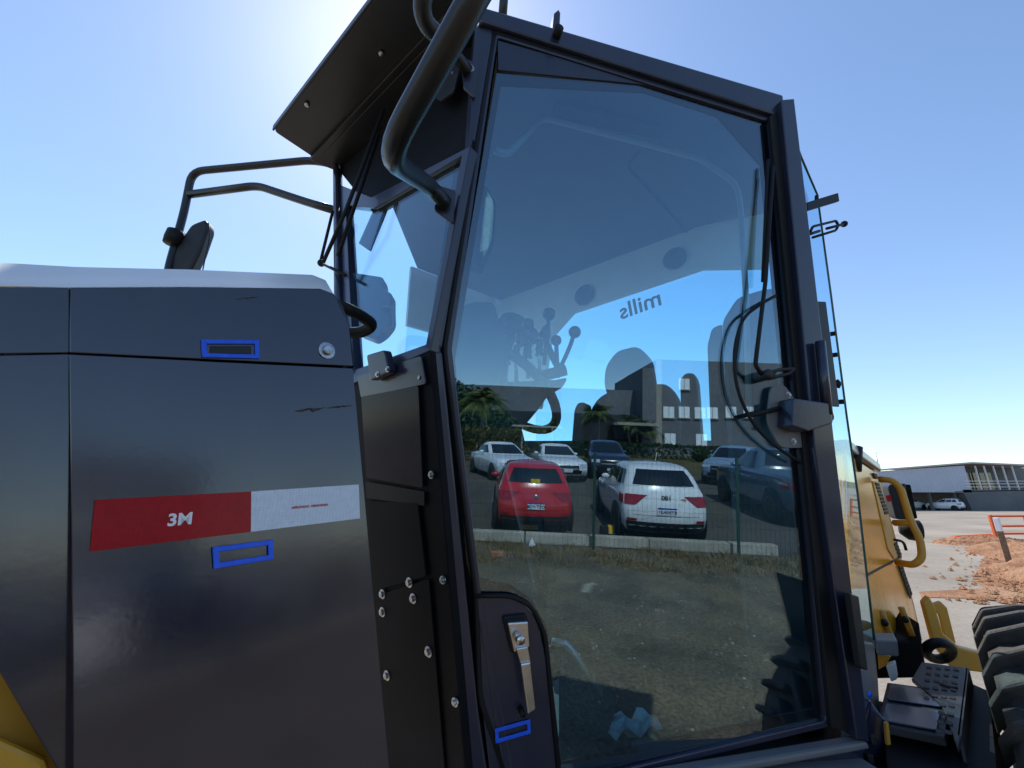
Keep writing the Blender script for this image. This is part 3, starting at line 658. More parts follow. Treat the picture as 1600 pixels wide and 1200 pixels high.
# far front post and wiper
tube('far_post', [E_(527, 240), E_(531, 470), E_(546, 580)], .017, CABP, G, 10)
wp_ = tube('front_wiper', [E_(600, 170, .05), E_(540, 330, .06), E_(505, 410, .05)], .006, BLACK, G, 8)
tube('wiper_blade', [E_(592, 210, .035), E_(528, 400, .035)], .006, BLACK, wp_, 8); tube('wiper_blade', [E_(520, 330, .03), E_(500, 412, .03)], .005, BLACK, wp_, 8)
ball('wiper_pivot', E_(502, 411, .04), .012, BLACK, wp_); tube('wiper_rod', [E_(502, 411, .04), E_(540, 430, .02)], .005, BLACK, wp_, 6)
# display and its bracket seen through the windscreen
mon = prism('display', round_poly([at(*q, 1.12) for q in ((536, 432), (545, 424), (598, 432), (602, 452), (612, 458), (612, 505), (600, 520), (585, 530), (560, 520), (540, 500))], .01), (.0, .05, 0), mat('display_shell', (.06, .075, .1), .4, noise=.1), G, .006)
tube('display_grip', [at(598, 480, 1.11), at(614, 480, 1.11), at(616, 512, 1.11), at(598, 516, 1.11)], .006, GREYP, mon, 8, .01)
prism('roof_bar', [E_(*q, -.25) for q in ((560, 380), (600, 290), (612, 296), (574, 390))], -nE*.02, PANB, G, .003)
# lower front panel facing the windscreen side
EL = line_plane(S(668, 548), S(722, 1250), -50); nL = EL.n
lower = prism('front_lower_panel', [EL(*q) for q in ((672, 540), (735, 1300), (560, 1300), (520, 600))], -nL*.02, PANB, G, .003)
prism('panel_window', round_poly([EL(*q, .004) for q in ((566, 620), (655, 603), (662, 762), (574, 746))], .006), nL*.003, mat('dark_window', (.012, .015, .03), .15, sp=.15, noise=.1), lower, 0)
prism('panel_recess', [EL(*q, .004) for q in ((572, 752), (664, 768), (664, 790), (574, 778))], nL*.002, BLACK, lower)
prism('panel_plate', round_poly([EL(*q, .003) for q in ((574, 782), (655, 786), (668, 900), (588, 922))], .006), nL*.004, PANB, lower, .001)
prism('panel_plate', round_poly([EL(*q, .003) for q in ((590, 930), (672, 904), (704, 1290), (604, 1290))], .006), nL*.003, PANB, lower, .001)
prism('mounting_strip', round_poly([EL(*q, .003) for q in ((560, 588), (660, 556), (668, 600), (566, 622))], .008), nL*.004, CABP, lower, .001)
for q in ((657, 590), (674, 742), (692, 906), (711, 1097)): bolt(EL(*q, .004), nL, .0048, lower)
for q in ((640, 910), (598, 928), (646, 935), (598, 956), (670, 1018), (605, 1055)): bolt(EL(*q, .006), nL, .0062, lower)
bx_ = prism('latch_bracket', round_poly([EL(*q, .01) for q in ((584, 556), (612, 548), (620, 582), (590, 596))], .008), nL*.02, CABP, G, .003)
for q in ((590, 585), (606, 577)): bolt(EL(*q, .03), nL, .004, bx_)
# ---- sun visor over the windscreen
zv = 2.92
def VZ(px, py, z=zv): return ground(px, py, z)
v0 = VZ(428, 205); v1 = VZ(585, 0); vd = (v1-v0).normalized(); nv_ = V((-vd.y, vd.x, 0)); 
if nv_.dot(P1-v0) < 0: nv_ = -nv_
far0 = VZ(485, 243); far1 = VZ(527, 268, 2.90)
vis = prism('sun_visor', round_poly([v0, v0+vd*.8, v0+vd*.8+nv_*.17, far0], [.015, .01, .0, .0]), (0, 0, .008), TUBE, G, .002)
prism('visor_step', [far0, far0+vd*.78, far0+vd*.78+V((0, 0, -.018)), far0+V((0, 0, -.018))], nv_*.02, TUBE, vis, .002)
prism('visor_inner', [far0+nv_*.02-V((0, 0, .018)), far0+nv_*.02+vd*.78-V((0, 0, .018)), far1+vd*.78-V((0, 0, .0)), far1], (0, 0, .008), TUBE, vis, .002)
prism('visor_edge', [v0, v0+vd*.8, v0+vd*.8+V((0, 0, .022)), v0+V((0, 0, .022))], -nv_*.006, TUBE, vis, .001)
for q in ((480, 162), (512, 250), (596, 82)):
    lathe('bolt', [(.008, 0), (.008, -.008), (.005, -.01)], STEEL, vis, 12, VZ(*q), (0, 0, 1))
# ---- near mirror arm: two tubes bolted to the pillar
arm = tube('mirror_arm', [S(696, 318, .012), S(672, 292, .05), EYE+ray(603, 243)*.58, EYE+ray(680, 105)*.52, EYE+ray(800, -110)*.47], .0178, TUBE, G, 16, .09)
prism('arm_plate', round_poly(SP([(684, 292), (712, 300), (708, 352), (678, 330)], .002), .006), nS*.006, CABP, arm, .001)
bolt(S(695, 312, .008), nS, .0055, arm)
tube('arm_tube', [S(732, 112, .012), S(706, 80, .04), EYE+ray(690, 62)*.72, EYE+ray(657, 30)*.68, EYE+ray(668, -60)*.64], .015, TUBE, arm, 14, .05)
prism('arm_plate', round_poly(SP([(720, 92), (748, 104), (742, 156), (724, 140)], .002), .006), nS*.006, CABP, arm, .001)
bolt(S(735, 107, .008), nS, .006, arm)
bt_ = prism('cover_plate', round_poly([E_(*q, .02) for q in ((680, 112), (722, 96), (712, 145), (690, 160), (676, 150))], .01), nE*.006, INTB, G, .001)
for q in ((687, 133), (707, 114)): bolt(E_(*q, .028), nE, .003, bt_)
tube('roof_handrail', [S(784, 40, -.03), S(792, -60, -.03)], .012, TUBE, G, 10)
# ---- far mirror arm with mirror
fa_ = tube('mirror_arm', [at(540, 262, 1.42), at(490, 250, 1.42), at(300, 268, 1.5), at(288, 330, 1.52), at(262, 425, 1.5), at(258, 470, 1.5)], .0155, TUBE, G, 12, .06)
tube('arm_tube', [at(296, 304, 1.51), at(402, 290, 1.46), at(480, 316, 1.4), at(528, 330, 1.36)], .0165, TUBE, fa_, 12, .05)
mc = at(297, 380, 1.47)
md = round_poly([at(256, 440, 1.5), at(272, 390, 1.5), at(298, 350, 1.5), at(322, 341, 1.5), at(326, 352, 1.5), at(312, 392, 1.5), at(288, 440, 1.5)], .02)
prism('mirror_housing', md, (-.01, .06, 0), INTB, fa_, .012)
lathe('mirror_clamp', [(.034, -.03), (.036, 0), (.034, .03)], BLACK, fa_, 14, at(273, 372, 1.5), (.1, 0, 1))
tube('mirror_cable', [at(326, 348, 1.48), at(328, 372, 1.48), at(318, 415, 1.48), at(312, 450, 1.48)], .0022, BLACK, fa_, 6, .05)

# ---- dark side cover in front of the cab
hd = azv(39)
cover_pts = [(-260, 440), (0, 449), (300, 448), (500, 451), (520, 458), (536, 480), (546, 510), (553, 573), (612, 1230), (116, 1230), (-260, 640)]
upper = prism('side_cover', HP([(108, 551), (108, 449), (300, 448), (500, 451), (520, 458), (536, 480), (546, 510), (552, 572)]), -nH*.05, DARK, G, .0012)
HL = Plane(H_(108, 551), (Matrix.Rotation(R(9), 3, 'Z') @ nH))           # the cover folds back beyond the crease
prism('side_cover', HP([(108.2, 553), (552, 575.5), (613, 1240), (116.2, 1240)]), -nH*.05, DARK, G, .0008, -nH*.001)
prism('side_cover', [HL(*q, -.001) for q in ((108, 553), (116, 1240), (112, 1240), (0, 1052), (-260, 640), (-260, 560))], -nH*.05, DARK, G, .0008)
prism('side_cover', [HL(*q) for q in ((107.8, 551), (-260, 556), (-260, 440), (0, 448), (107.8, 449))], -nH*.05, DARK, G, .0008)
prism('cover_back', HP([(109, 460), (525, 470), (600, 1240), (118, 1240)], -.05), -nH*.3, BLACK, G)
# pale top of the cover, sloping inward
ta = [H_(108, 449), H_(300, 448), H_(500, 451), H_(521, 459)]; tb = HL(-260, 440)
def top_in(p, k=.05): return p-nH*k+V((0, 0, k*1.12))
tops = [tb]+ta
vs = [p+nH*.0 for p in tops]+[top_in(p, .034) for p in tops]+[top_in(p, .04)-nH*.4 for p in tops]; n = len(tops)
fs = [[i, i+1, n+i+1, n+i] for i in range(n-1)]+[[n+i, n+i+1, 2*n+i+1, 2*n+i] for i in range(n-1)]
raw('cover_top', vs, fs, TOPP, G, True)
raw('cover_end', [top_in(ta[-1], .034), ta[-1], H_(536, 480), H_(546, 510), H_(553, 574), H_(553, 574)-nH*.2, top_in(ta[-1], .034)-nH*.2], [[0, 1, 2, 3, 4, 5, 6]], CABP, G)
tube('intake_cap', [at(530, 478, .8), at(560, 490, .86), at(585, 508, .9), at(565, 520, .92), at(540, 520, .92)], .014, BLACK, G, 10, .03)
raw('yellow_side_frame', [HL(*q, -.03) for q in ((-260, 700), (0, 1040), (125, 1245), (-260, 1245))], [[0, 1, 2, 3]], YELD, G)
prism('yellow_side_beam', [HL(*q, -.02) for q in ((-260, 1100), (0, 1148), (70, 1180), (90, 1240), (-260, 1240))], nH*.012, YELD, G, .004)
bolt(H_(510, 548), nH, .0075, upper)
# tape
tp = prism('reflective_tape', HP([(148, 781), (392, 768), (391, 831), (140, 862)]), nH*.0008, REDT, G, 0, nH*.0002)
tp['label'] = 'red half of the reflective tape with white letters'
tw = prism('reflective_tape', HP([(392.3, 768), (560, 757), (562, 810), (391.5, 831)]), nH*.0008, WHT, G, 0, nH*.0002)
tw['label'] = 'white half of the reflective tape with small red print'
tx = H_(392, 800)-H_(150, 822)
text('tape_text', '3M', .017, PRINTW, tp, H_(281, 812), tx, (0, 0, 1), .0014, .0005)
text('tape_text', 'APROVADO  DENATRAN', .0042, PRINTR, tw, H_(484, 791), tx, (0, 0, 1), .0014, .0001)
blue_tag([(313, 531), (404, 532), (405, 561), (315, 559)], upper, H_, .0055)
prism('blue_tag_core', HP([(328, 541), (392, 541), (392, 553), (328, 552)]), nH*.001, INTB, upper)
blue_tag([(331, 855), (426, 843), (427, 874), (333, 889)], G, H_, .006)

RUST = mat('rusty_scrape', (.09, .045, .025), .8, col2=(.03, .025, .025), nscale=60)
def scrape(x0, y0, x1, y1, w):
    n_ = 14; up = [(x0+(x1-x0)*i/n_, y0+(y1-y0)*i/n_-random.uniform(.1, w)*math.sin(math.pi*(i+.3)/(n_+.6))) for i in range(n_+1)]
    dn = [(x, y+random.uniform(.4, w*1.4)*math.sin(math.pi*(i+.3)/(n_+.6))+.5) for i, (x, y) in reversed(list(enumerate(up)))]
    raw('scrape_mark', [H_(x, y, .0005) for x, y in up+dn], [list(range(len(up+dn)))], RUST, G)
scrape(462, 642, 508, 637, 3.5); scrape(512, 637, 550, 633, 1.6); scrape(370, 467, 402, 464, 1.5)
# ---- rear side pane, hinges, brackets
qp = [(1226, 168), (1252, 246), (1277, 304), (1298, 457), (1323, 650), (1340, 770), (1356, 911), (1368, 1010), (1330, 1150)]
rp_ = prism('rear_side_glass', [Q_(*q) for q in qp], -nQ*.0002, GREAR, G)
tube('glass_edge', [Q_(*q) for q in ((1234, 198), (1252, 246), (1277, 304), (1298, 457), (1323, 650), (1340, 770), (1356, 911), (1366, 1000))], .0035, mat('glass_edge_green', (.02, .09, .08), .2, noise=.1), rp_, 6)
hz = lathe('hinge', [(.009, -.055), (.009, .055)], CABP, G, 12, S(1246, 264, .02), S(1243, 235)-S(1250, 298))
prism('hinge_plate', round_poly([Q_(*q, .006) for q in ((1263, 471), (1287, 472), (1308, 636), (1282, 634))], .006), nQ*.006, PANB, G, .002)
hg = lathe('hinge', [(.012, -.1), (.012, .1)], CABP, G, 14, S(1287, 590, .045), S(1283, 545)-S(1291, 625))
tube('hinge_hook', [S(1288, 630, .03), S(1296, 640, .03), S(1300, 655, .03), S(1285, 662, .03)], .006, BLACK, G, 8, .01)
for q in ((1298, 522), (1301, 555), (1311, 628)): lathe('bolt', [(.008, 0), (.008, .012), (.005, .014)], BLACK, G, 8, Q_(*q, .0), nQ, False)
lathe('glass_knob', [(.013, 0), (.016, .006), (.006, .012)], BLACK, G, 18, Q_(1307, 600, .001), nQ)
bk = prism('glass_bracket', round_poly([at(1257, 318, 1.14), at(1306, 303, 1.24), at(1308, 316, 1.24), at(1259, 331, 1.14)], .004), (.004, -.006, 0), BLACK, G, .001)
tube('bracket_stub', [at(1276, 318, 1.18), at(1276, 306, 1.18)], .006, BLACK, bk, 8)
tb_ = tube('turnbuckle', [at(1266, 362, 1.14), at(1270, 354, 1.14), at(1306, 345, 1.22), at(1310, 352, 1.22), at(1306, 360, 1.22), at(1270, 371, 1.14)], .0042, BLACK, G, 8, .008, closed=False)
tube('turnbuckle_rod', [at(1258, 368, 1.12), at(1280, 361, 1.16)], .005, BLACK, tb_, 8); tube('turnbuckle_rod', [at(1292, 357, 1.18), at(1319, 350, 1.25)], .005, BLACK, tb_, 8)
ball('turnbuckle_eye', at(1258, 368, 1.12), .009, BLACK, tb_); ball('turnbuckle_eye', at(1319, 350, 1.25), .011, BLACK, tb_)
# ---- wiper gear on the rear edge of the door glass
mp_ = prism('wiper_mount', round_poly(SP([(1202, 604), (1222, 600), (1250, 640), (1256, 700), (1216, 700), (1196, 660)], .002), .02), nS*.006, GREYP, G, .001)
for q in ((1232, 617), (1240, 690)): bolt(S(*q, .008), nS, .005, mp_)
prism('wiper_motor', SP([(1216, 626), (1274, 634), (1276, 664), (1238, 676), (1214, 668)], .01), nS*.045, CABP, G, .004)
tube('motor_shaft', [S(1170, 650, .012), S(1218, 638, .015)], .006, BLACK, mp_, 8)
wa = tube('door_wiper', [S(1190, 585, .02), S(1180, 570, .025), S(1196, 440, .025), S(1208, 260, .02)], .0055, BLACK, G, 8, .01)
tube('wiper_blade', [S(1200, 250, .012), S(1192, 440, .012)], .005, BLACK, wa, 6)
lathe('wiper_pivot', [(.013, -.012), (.013, .03), (.008, .034)], INTB, wa, 14, S(1187, 588, .0), nS)
tube('wiper_arm', [S(1192, 588, .02), S(1215, 578, .022), S(1242, 576, .022), S(1232, 584, .022), S(1200, 592, .02)], .0045, INTB, wa, 8, .01)
tube('washer_hose', [S(1212, 462, .012), S(1190, 474, .012), S(1160, 496, .014), S(1146, 545, .014), S(1150, 610, .014), S(1180, 670, .014), S(1222, 705, .014), S(1250, 722, .012)], .0042, BLACK, G, 8, .06)
prism('inner_channel', SP([(1216, 462), (1228, 458), (1252, 722), (1240, 724)], -.04), -nS*.03, INTB, G, .002)
# ---- rear window with mirrored sign, header band, speakers
def MP(pts, off=0): return [M_(x, y, off) for x, y in pts]
mwin = prism('rear_window', MP([(1215, 380), (880, 490), (835, 560), (840, 800), (1215, 800)]), -nM*.0002, GREAR, G)
mt_ = M_(1028, 468)-M_(975, 488)
text('window_sign', 'mills', .118, PRINTG, mwin, M_(1000, 478), -mt_, (0, 0, 1), -.004, .002)
hdr = prism('rear_header', MP([(1230, 330), (1196, 424), (1100, 425), (900, 492), (866, 530), (850, 640), (780, 640), (760, 420)]), nM*.02, LINER2, G, .01, nM*.005)
for q, r in (((1055, 405), .052), ((914, 462), .055)): lathe('speaker', [(r, 0), (r*1.05, .01), (r*.8, .02), (.005, .012)], INTB, hdr, 18, M_(*q, .028), nM)
prism('rear_lower_wall', MP([(1160, 690), (905, 690), (840, 690), (700, 690), (700, 1250), (1300, 1250), (1300, 690)]), nM*.02, INTB, G, 0, nM*.02)
# far wall (front right side of the cab), floor
fw = prism('far_wall', [PM+V((0, 0, .9)), P3+V((0, 0, .9)), P3+V((0, 0, 1.95)), PM+V((0, 0, 1.95))], (P3-PM).cross(V((0, 0, 1))).normalized()*.02, INTB, G)
prism('far_wall_header', [PM+V((0, 0, 2.55)), P3+V((0, 0, 2.55)), P3+V((0, 0, 2.9)), PM+V((0, 0, 2.9))], (P3-PM).cross(V((0, 0, 1))).normalized()*.02, LINER2, G)
prism('far_side_glass', [PM+V((0, 0, 1.95)), P3+V((0, 0, 1.95)), P3+V((0, 0, 2.55)), PM+V((0, 0, 2.55))], (P3-PM).cross(V((0, 0, 1))).normalized()*.0002, GREAR, G)
prism('cab_floor', [V((p.x, p.y, 1.0))+(V((cen.x, cen.y, 1.0))-V((p.x, p.y, 1.0))).normalized()*.07 for p in foot], (0, 0, .04), INTB, G)
prism('rear_side_wall', [P0+V((0, 0, .7)), P0+dQ*.4+V((0, 0, .7)), P0+dQ*.4+V((0, 0, 1.05)), P0+V((0, 0, 1.05))], -nQ*.02, PANB, G, 0, -nQ*.012)
# ceiling tube, lamp panel, interior mirror
def CE(px, py, z=2.835): return ground(px, py, z)
tube('grab_tube', [CE(774, 236, 2.6), CE(794, 241, 2.62), CE(848, 183), CE(1092, 247), at(1150, 287, 1.25), at(1157, 320, 1.26), at(1166, 470, 1.3), at(1170, 640, 1.34)], .010, mat('grey_tube', (.3, .32, .34), .4, noise=.1), G, 12, .035)
lpn = prism('ceiling_vent', round_poly([ground(*q, 2.855) for q in ((866, 152), (1036, 190), (1036, 214), (862, 178))], .05), (0, 0, -.02), INTB, G, .006)
tube('headliner_seam', [CE(1000, 235, 2.868), CE(978, 258, 2.868), CE(1045, 330, 2.868), CE(1110, 405, 2.868)], .005, INTB, G, 6, .05)
def mY(py): return .9+.14*(py-290)/135
def mpts(P): return [at(x, y, mY(y)) for x, y in P]
imr = prism('cab_mirror', round_poly(mpts([(726, 286), (758, 284), (776, 316), (772, 380), (752, 425), (720, 416)]), [.01, .02, .015, .02, .015, .02]), (.0, .02, 0), BLACK, G, .004)
prism('mirror_face', round_poly([p-V((0, .003, 0)) for p in mpts([(729, 292), (756, 290), (772, 318), (768, 378), (749, 418), (723, 410)])], [.01, .02, .015, .02, .015, .02]), (.0, .001, 0), MIRR, imr)
# ---- seat
st_c = at(985, 700, 1.75)
def slab(name, c, sx, sy, sz, m, parent, rz, tilt=0, bev=.05):
    B_ = Matrix.Rotation(rz, 3, 'Z') @ Matrix.Rotation(tilt, 3, 'X'); return box(name, c, (sx, sy, sz), m, parent, 0, bev, B_)
rzS = R(-38)
hr = prism('headrest', round_poly([at(*q, 1.62) for q in ((944, 570), (962, 546), (994, 538), (1014, 556), (1024, 620), (1022, 680), (958, 690), (950, 625), (941, 600))], .03), (.05, .08, 0), SEATM, G, .02)
bkst = prism('backrest', round_poly([at(*q, 1.7) for q in ((918, 640), (932, 618), (960, 604), (1040, 596), (1058, 620), (1068, 760), (1075, 900), (905, 900), (912, 700))], .04), (.06, .09, 0), SEATM, G, .03)
slab('seat_cushion', at(960, 935, 1.45), .5, .48, .14, SEATM, G, rzS, 0, .05)
prism('armrest', round_poly([at(*q, 1.66) for q in ((896, 640), (902, 628), (914, 628), (916, 645), (908, 740), (888, 740))], .015), (.04, .06, 0), INTB, G, .01)
prism('armrest', round_poly([at(*q, 1.6) for q in ((1062, 592), (1070, 582), (1084, 582), (1089, 594), (1098, 720), (1064, 720))], .015), (.04, .06, 0), INTB, G, .01)
trm = prism('corner_trim', round_poly([at(*q, 1.34) for q in ((1128, 560), (1126, 500), (1150, 462), (1195, 448), (1240, 448), (1262, 800), (1292, 1150), (1180, 1150), (1140, 800))], .03), (.08, .1, 0), mat('trim_grey', (.03, .032, .037), .35, noise=.2, nscale=30), G, .02)
prism('seat_side_bolster', round_poly([at(*q, 1.5) for q in ((1105, 540), (1112, 512), (1130, 505), (1140, 720), (1112, 720))], .02), (.05, .08, 0), SEATM, G, .015)
# ---- steering column, wheel, levers
wc = at(800, 610, 1.22)
sw_ax = V((.75, .35, .9)).normalized(); u = sw_ax.orthogonal().normalized(); v = sw_ax.cross(u)
wl = tube('steering_wheel', [wc+(u*math.cos(a)+v*math.sin(a))*.165 for a in [2*math.pi*k/36 for k in range(36)]], .014, INTB, G, 10, closed=True)
for a in (0.4, 2.5, 4.6): tube('spoke', [wc+(u*math.cos(a)+v*math.sin(a))*.16, wc-sw_ax*.03], .009, INTB, wl, 8)
lathe('wheel_hub', [(.05, -.03), (.045, .0), (.02, .012)], INTB, wl, 18, wc-sw_ax*.03, sw_ax)
tube('steering_column', [wc-sw_ax*.05, at(850, 900, 1.35), at(860, 1060, 1.4)], .04, INTB, G, 12)
csl = prism('lever_console', [at(*q, 1.15) for q in ((690, 600), (870, 592), (890, 588), (880, 606), (862, 612), (842, 640), (800, 690), (706, 690))], (-.05, .16, 0), INTB, G, .01)
for i, (x, y) in enumerate(((774, 571), (791, 565), (807, 560), (825, 555), (843, 551))):
    l = tube('lever', [at(x, y+36, 1.16), at(x-1, y, 1.16), at(x+2+i*2, y-26, 1.17)], .006, STEEL, G, 8, .01)
    lathe('boot', [(.014, 0), (.010, .012), (.013, .018), (.009, .03), (.0115, .036), (.007, .05)], INTB, l, 14, at(x, y+4, 1.16), (0, 0, 1)); ball('grip', at(x+2+i*2, y-30, 1.17), .016, KNOB, l, 1, 1, 1.7)
for kx, ky, bx2, by2, r in ((825, 507, 818, 560, .020), (858, 491, 850, 560, .021), (869, 532, 872, 580, .017), (898, 519, 874, 568, .0195)):
    l = tube('lever', [at(bx2, by2+10, 1.18), at((bx2+kx*2)/3, (by2*.45+ky*.55)+2, 1.18), at(kx, ky, 1.18)], .0065, INTB, G, 8, .02); ball('knob', at(kx, ky, 1.18), r, KNOB, l)
tube('column_handle', [at(838, 590, 1.17), at(884, 578, 1.17)], .017, INTB, G, 14)
tube('lever_stalk', [at(845, 520, 1.19), at(872, 574, 1.19)], .011, INTB, G, 8)
lathe('gauge_hood', [(.055, 0), (.055, .03), (.045, .032), (.04, .01)], INTB, G, 20, at(800, 516, 1.3), (.3, -.8, .3))
prism('dash_panel', [at(*q, 1.05) for q in ((690, 620), (704, 480), (742, 470), (770, 470), (796, 540), (790, 600))], (0, .1, 0), INTB, G, .01)
# pedals and floor plate
prism('pedal_box', [at(*q, 1.12) for q in ((872, 1010), (884, 1002), (940, 1080), (950, 1110), (946, 1160), (872, 1160))], (.05, .12, 0), INTB, G, .006)
tube('pedal_bar', [at(862, 1002, 1.11), at(886, 1006, 1.11), at(938, 1082, 1.11)], .008, ALLOY, G, 8, .01)

# ---- rear hood and deck (machine axis runs away at 46 degrees)
ra = azv(46); rl = V((ra.y, -ra.x, 0))
def RB(al, la, z): p = ra*al+rl*la; return V((p.x, p.y, z))
HS = Plane(RB(2.2, -.286, 1), rl)
def HSP(pts, off=0): return [HS(x, y, off) for x, y in pts]
hood = prism('rear_hood', HSP([(1322, 705), (1372, 739), (1396, 830), (1426, 940), (1440, 1000), (1345, 1020)]), -rl*1.0, YEL, G, .012)
ht = HS(1322, 704); ht2 = HS(1371, 737)
prism('hood_cap', [ht+rl*.02, ht2+rl*.02, ht2-rl*1.0, ht-rl*1.0], (0, 0, .05), CABP, hood, .01)
prism('hood_corner', [HS(1373, 741), HS(1397, 831), HS(1427, 941), HS(1441, 1001), HS(1441, 1001)+ra*.3-rl*.1, HS(1427, 941)+ra*.3-rl*.1, HS(1397, 831)+ra*.3-rl*.1, HS(1373, 741)+ra*.3-rl*.1], -rl*.5, YELD, hood, 0)
prism('hood_seam', HSP([(1350, 899), (1408, 868), (1409, 871), (1350, 903)]), rl*.002, BLACK, hood)
prism('handle_plate', HSP([(1362, 752), (1374, 752), (1402, 868), (1396, 874), (1386, 858)], .0), rl*.006, YELD, hood, .002)
def vents(x0, y0, x1, y1, n, cols=3, hgt=.016):
    P, Q = HS(x0, y0), HS(x1, y1)
    for i in range(n):
        c = P+(Q-P)*(i/max(1, n-1))
        for k in range(cols): box('vent_slot', c+ra*(k-(cols-1)/2)*.062+rl*.0075, (.046, .006, hgt), BLACK, hood, R(90-46))
vents(1365, 742, 1367, 746, 2); vents(1368, 757, 1382, 801, 9); vents(1397, 850, 1403, 867, 4); vents(1404, 884, 1420, 929, 9)
for i in range(5): box('vent_slot', HS(1380+i*1.6, 815+i*6)+rl*.0015, (.03, .006, .018), BLACK, hood, R(90-46))
gh = tube('grab_handle', [at(1374, 749, 2.35), at(1394, 750, 2.3), at(1407, 762, 2.28), at(1423, 815, 2.26), at(1438, 842, 2.24), at(1441, 872, 2.24), at(1428, 883, 2.26), at(1402, 879, 2.35)], .0165, YELD, G, 14, .06)
tube('handle_rung', [at(1398, 817, 2.36), at(1423, 817, 2.26)], .0165, YELD, gh, 12)
dbx = prism('tail_box', round_poly([at(1386, 757, 2.9), at(1418, 755, 2.9), at(1434, 812, 2.9), at(1400, 812, 2.9)], .03), (.1, .16, 0), BLACK, G, .012)
prism('tail_box_face', round_poly([at(1412, 757, 2.89), at(1422, 757, 2.89), at(1433, 810, 2.89), at(1424, 811, 2.89)], .01), (0, -.004, 0), CARGL, dbx, .002)
prism('tail_sticker', [at(1384, 774, 2.5), at(1391, 773, 2.5), at(1394, 783, 2.5), at(1387, 784, 2.5)], (0, .002, 0), REDT, hood)
lathe('work_lamp', [(.03, -.08), (.062, -.04), (.066, .02), (.05, .03)], BLACK, G, 20, at(1431, 829, 2.8), (.8, -.5, -.1))
tube('lamp_cable', [at(1396, 843, 2.5), at(1412, 846, 2.5), at(1416, 860, 2.5)], .007, BLACK, G, 8, .03)
tube('exhaust', [at(1334, 735, 2.0), at(1336, 698, 2.0)], .03, BLACK, G, 14)
# yellow frame arms, tow eye and struts behind the step
ar = prism('rear_arm', [at(*q, 2.1) for q in ((1442, 942), (1452, 932), (1462, 950), (1474, 990), (1500, 1012), (1538, 1022), (1540, 1052), (1488, 1046), (1460, 1010))], (.03, .05, 0), YELD, G, .008)
prism('rear_arm_web', [at(*q, 2.16) for q in ((1455, 945), (1470, 940), (1480, 950), (1494, 1006), (1478, 1000), (1468, 962))], (.02, .03, 0), YELD, G, .004)
tube('tow_eye', [at(1467+20*math.cos(a), 1017+13*math.sin(a), 1.95+.05*math.sin(a)) for a in [2*math.pi*k/20 for k in range(20)]], .018, BLACK, G, 12, closed=True)
prism('frame_rail', [at(*q, 1.9) for q in ((1345, 1000), (1420, 1000), (1437, 972), (1450, 1060), (1345, 1062))], (.1, .2, 0), PANB, G, .01)
for x, y, Y in ((1385, 960, 1.8), (1417, 955, 1.9)): tube('yellow_strut', [at(x-9, y-6, Y), at(x, y+16, Y), at(x+8, y+38, Y)], .011, YELD, G, 8, .02); ball('strut_joint', at(x-3, y+13, Y-.02), .013, BLACK, G)
prism('strut_box', [at(*q, 1.5) for q in ((1368, 1000), (1402, 1001), (1405, 1026), (1371, 1024))], (.06, .08, 0), GREYP, G, .004)
prism('yellow_gusset', [at(*q, 1.6) for q in ((1371, 1022), (1392, 1026), (1384, 1040), (1373, 1046))], (.03, .03, 0), YELD, G)
# step deck
dzz = 1.13
dq = [ground(*q, dzz) for q in ((1424, 1060), (1440, 1034), (1514, 1044), (1502, 1150), (1496, 1170), (1470, 1100))]
dk = prism('perforated_step', dq, (0, 0, -.012), DECK, G, .003)
for i in range(9):
    for j in range(4):
        px = 1452+j*14+(i*-1.5); py = 1043+i*(9.5+i*.35)+j*1.3
        if j < 2 and i > 4: continue
        c = ground(px, py, dzz); prism('grip_hole', round_poly([c+ra*a_+rl*b_ for a_, b_ in ((-.012, -.006), (.012, -.006), (.012, .006), (-.012, .006))], .004), (0, 0, .0012), BLACK, dk, 0, (0, 0, .0008))
c = ground(1482, 1072, dzz); lathe('drain_hole', [(.02, .0006), (.02, .002)], BLACK, dk, 16, c, (0, 0, 1))
prism('step_flange', [ground(1514, 1044, dzz), ground(1502, 1150, dzz), ground(1496, 1172, dzz)-V((0, 0, .5)), ground(1514, 1044, dzz)-V((0, 0, .5))], -rl*.006, DECK, dk)
cv = prism('battery_cover', [ground(*q, 1.12) for q in ((1386, 1066), (1489, 1080), (1476, 1152), (1370, 1130))], (0, 0, -.02), DECK, G, .003)
for q in (((1392, 1071), (1478, 1083), (1472, 1107), (1386, 1094)), ((1385, 1101), (1470, 1113), (1464, 1143), (1378, 1127))): prism('cover_panel', round_poly([ground(x, y, 1.122) for x, y in q], .008), (0, 0, .004), CABP, cv, .001)
prism('deck_shroud', [ground(*q, 1.08) for q in ((1375, 1100), (1500, 1060), (1545, 1080), (1560, 1230), (1390, 1230))], (0, 0, -.7), PANB, G)
prism('white_pack', [at(*q, 1.55) for q in ((1384, 1040), (1398, 1036), (1402, 1062), (1392, 1066))], (.03, .03, 0), PAPER, G, .004)
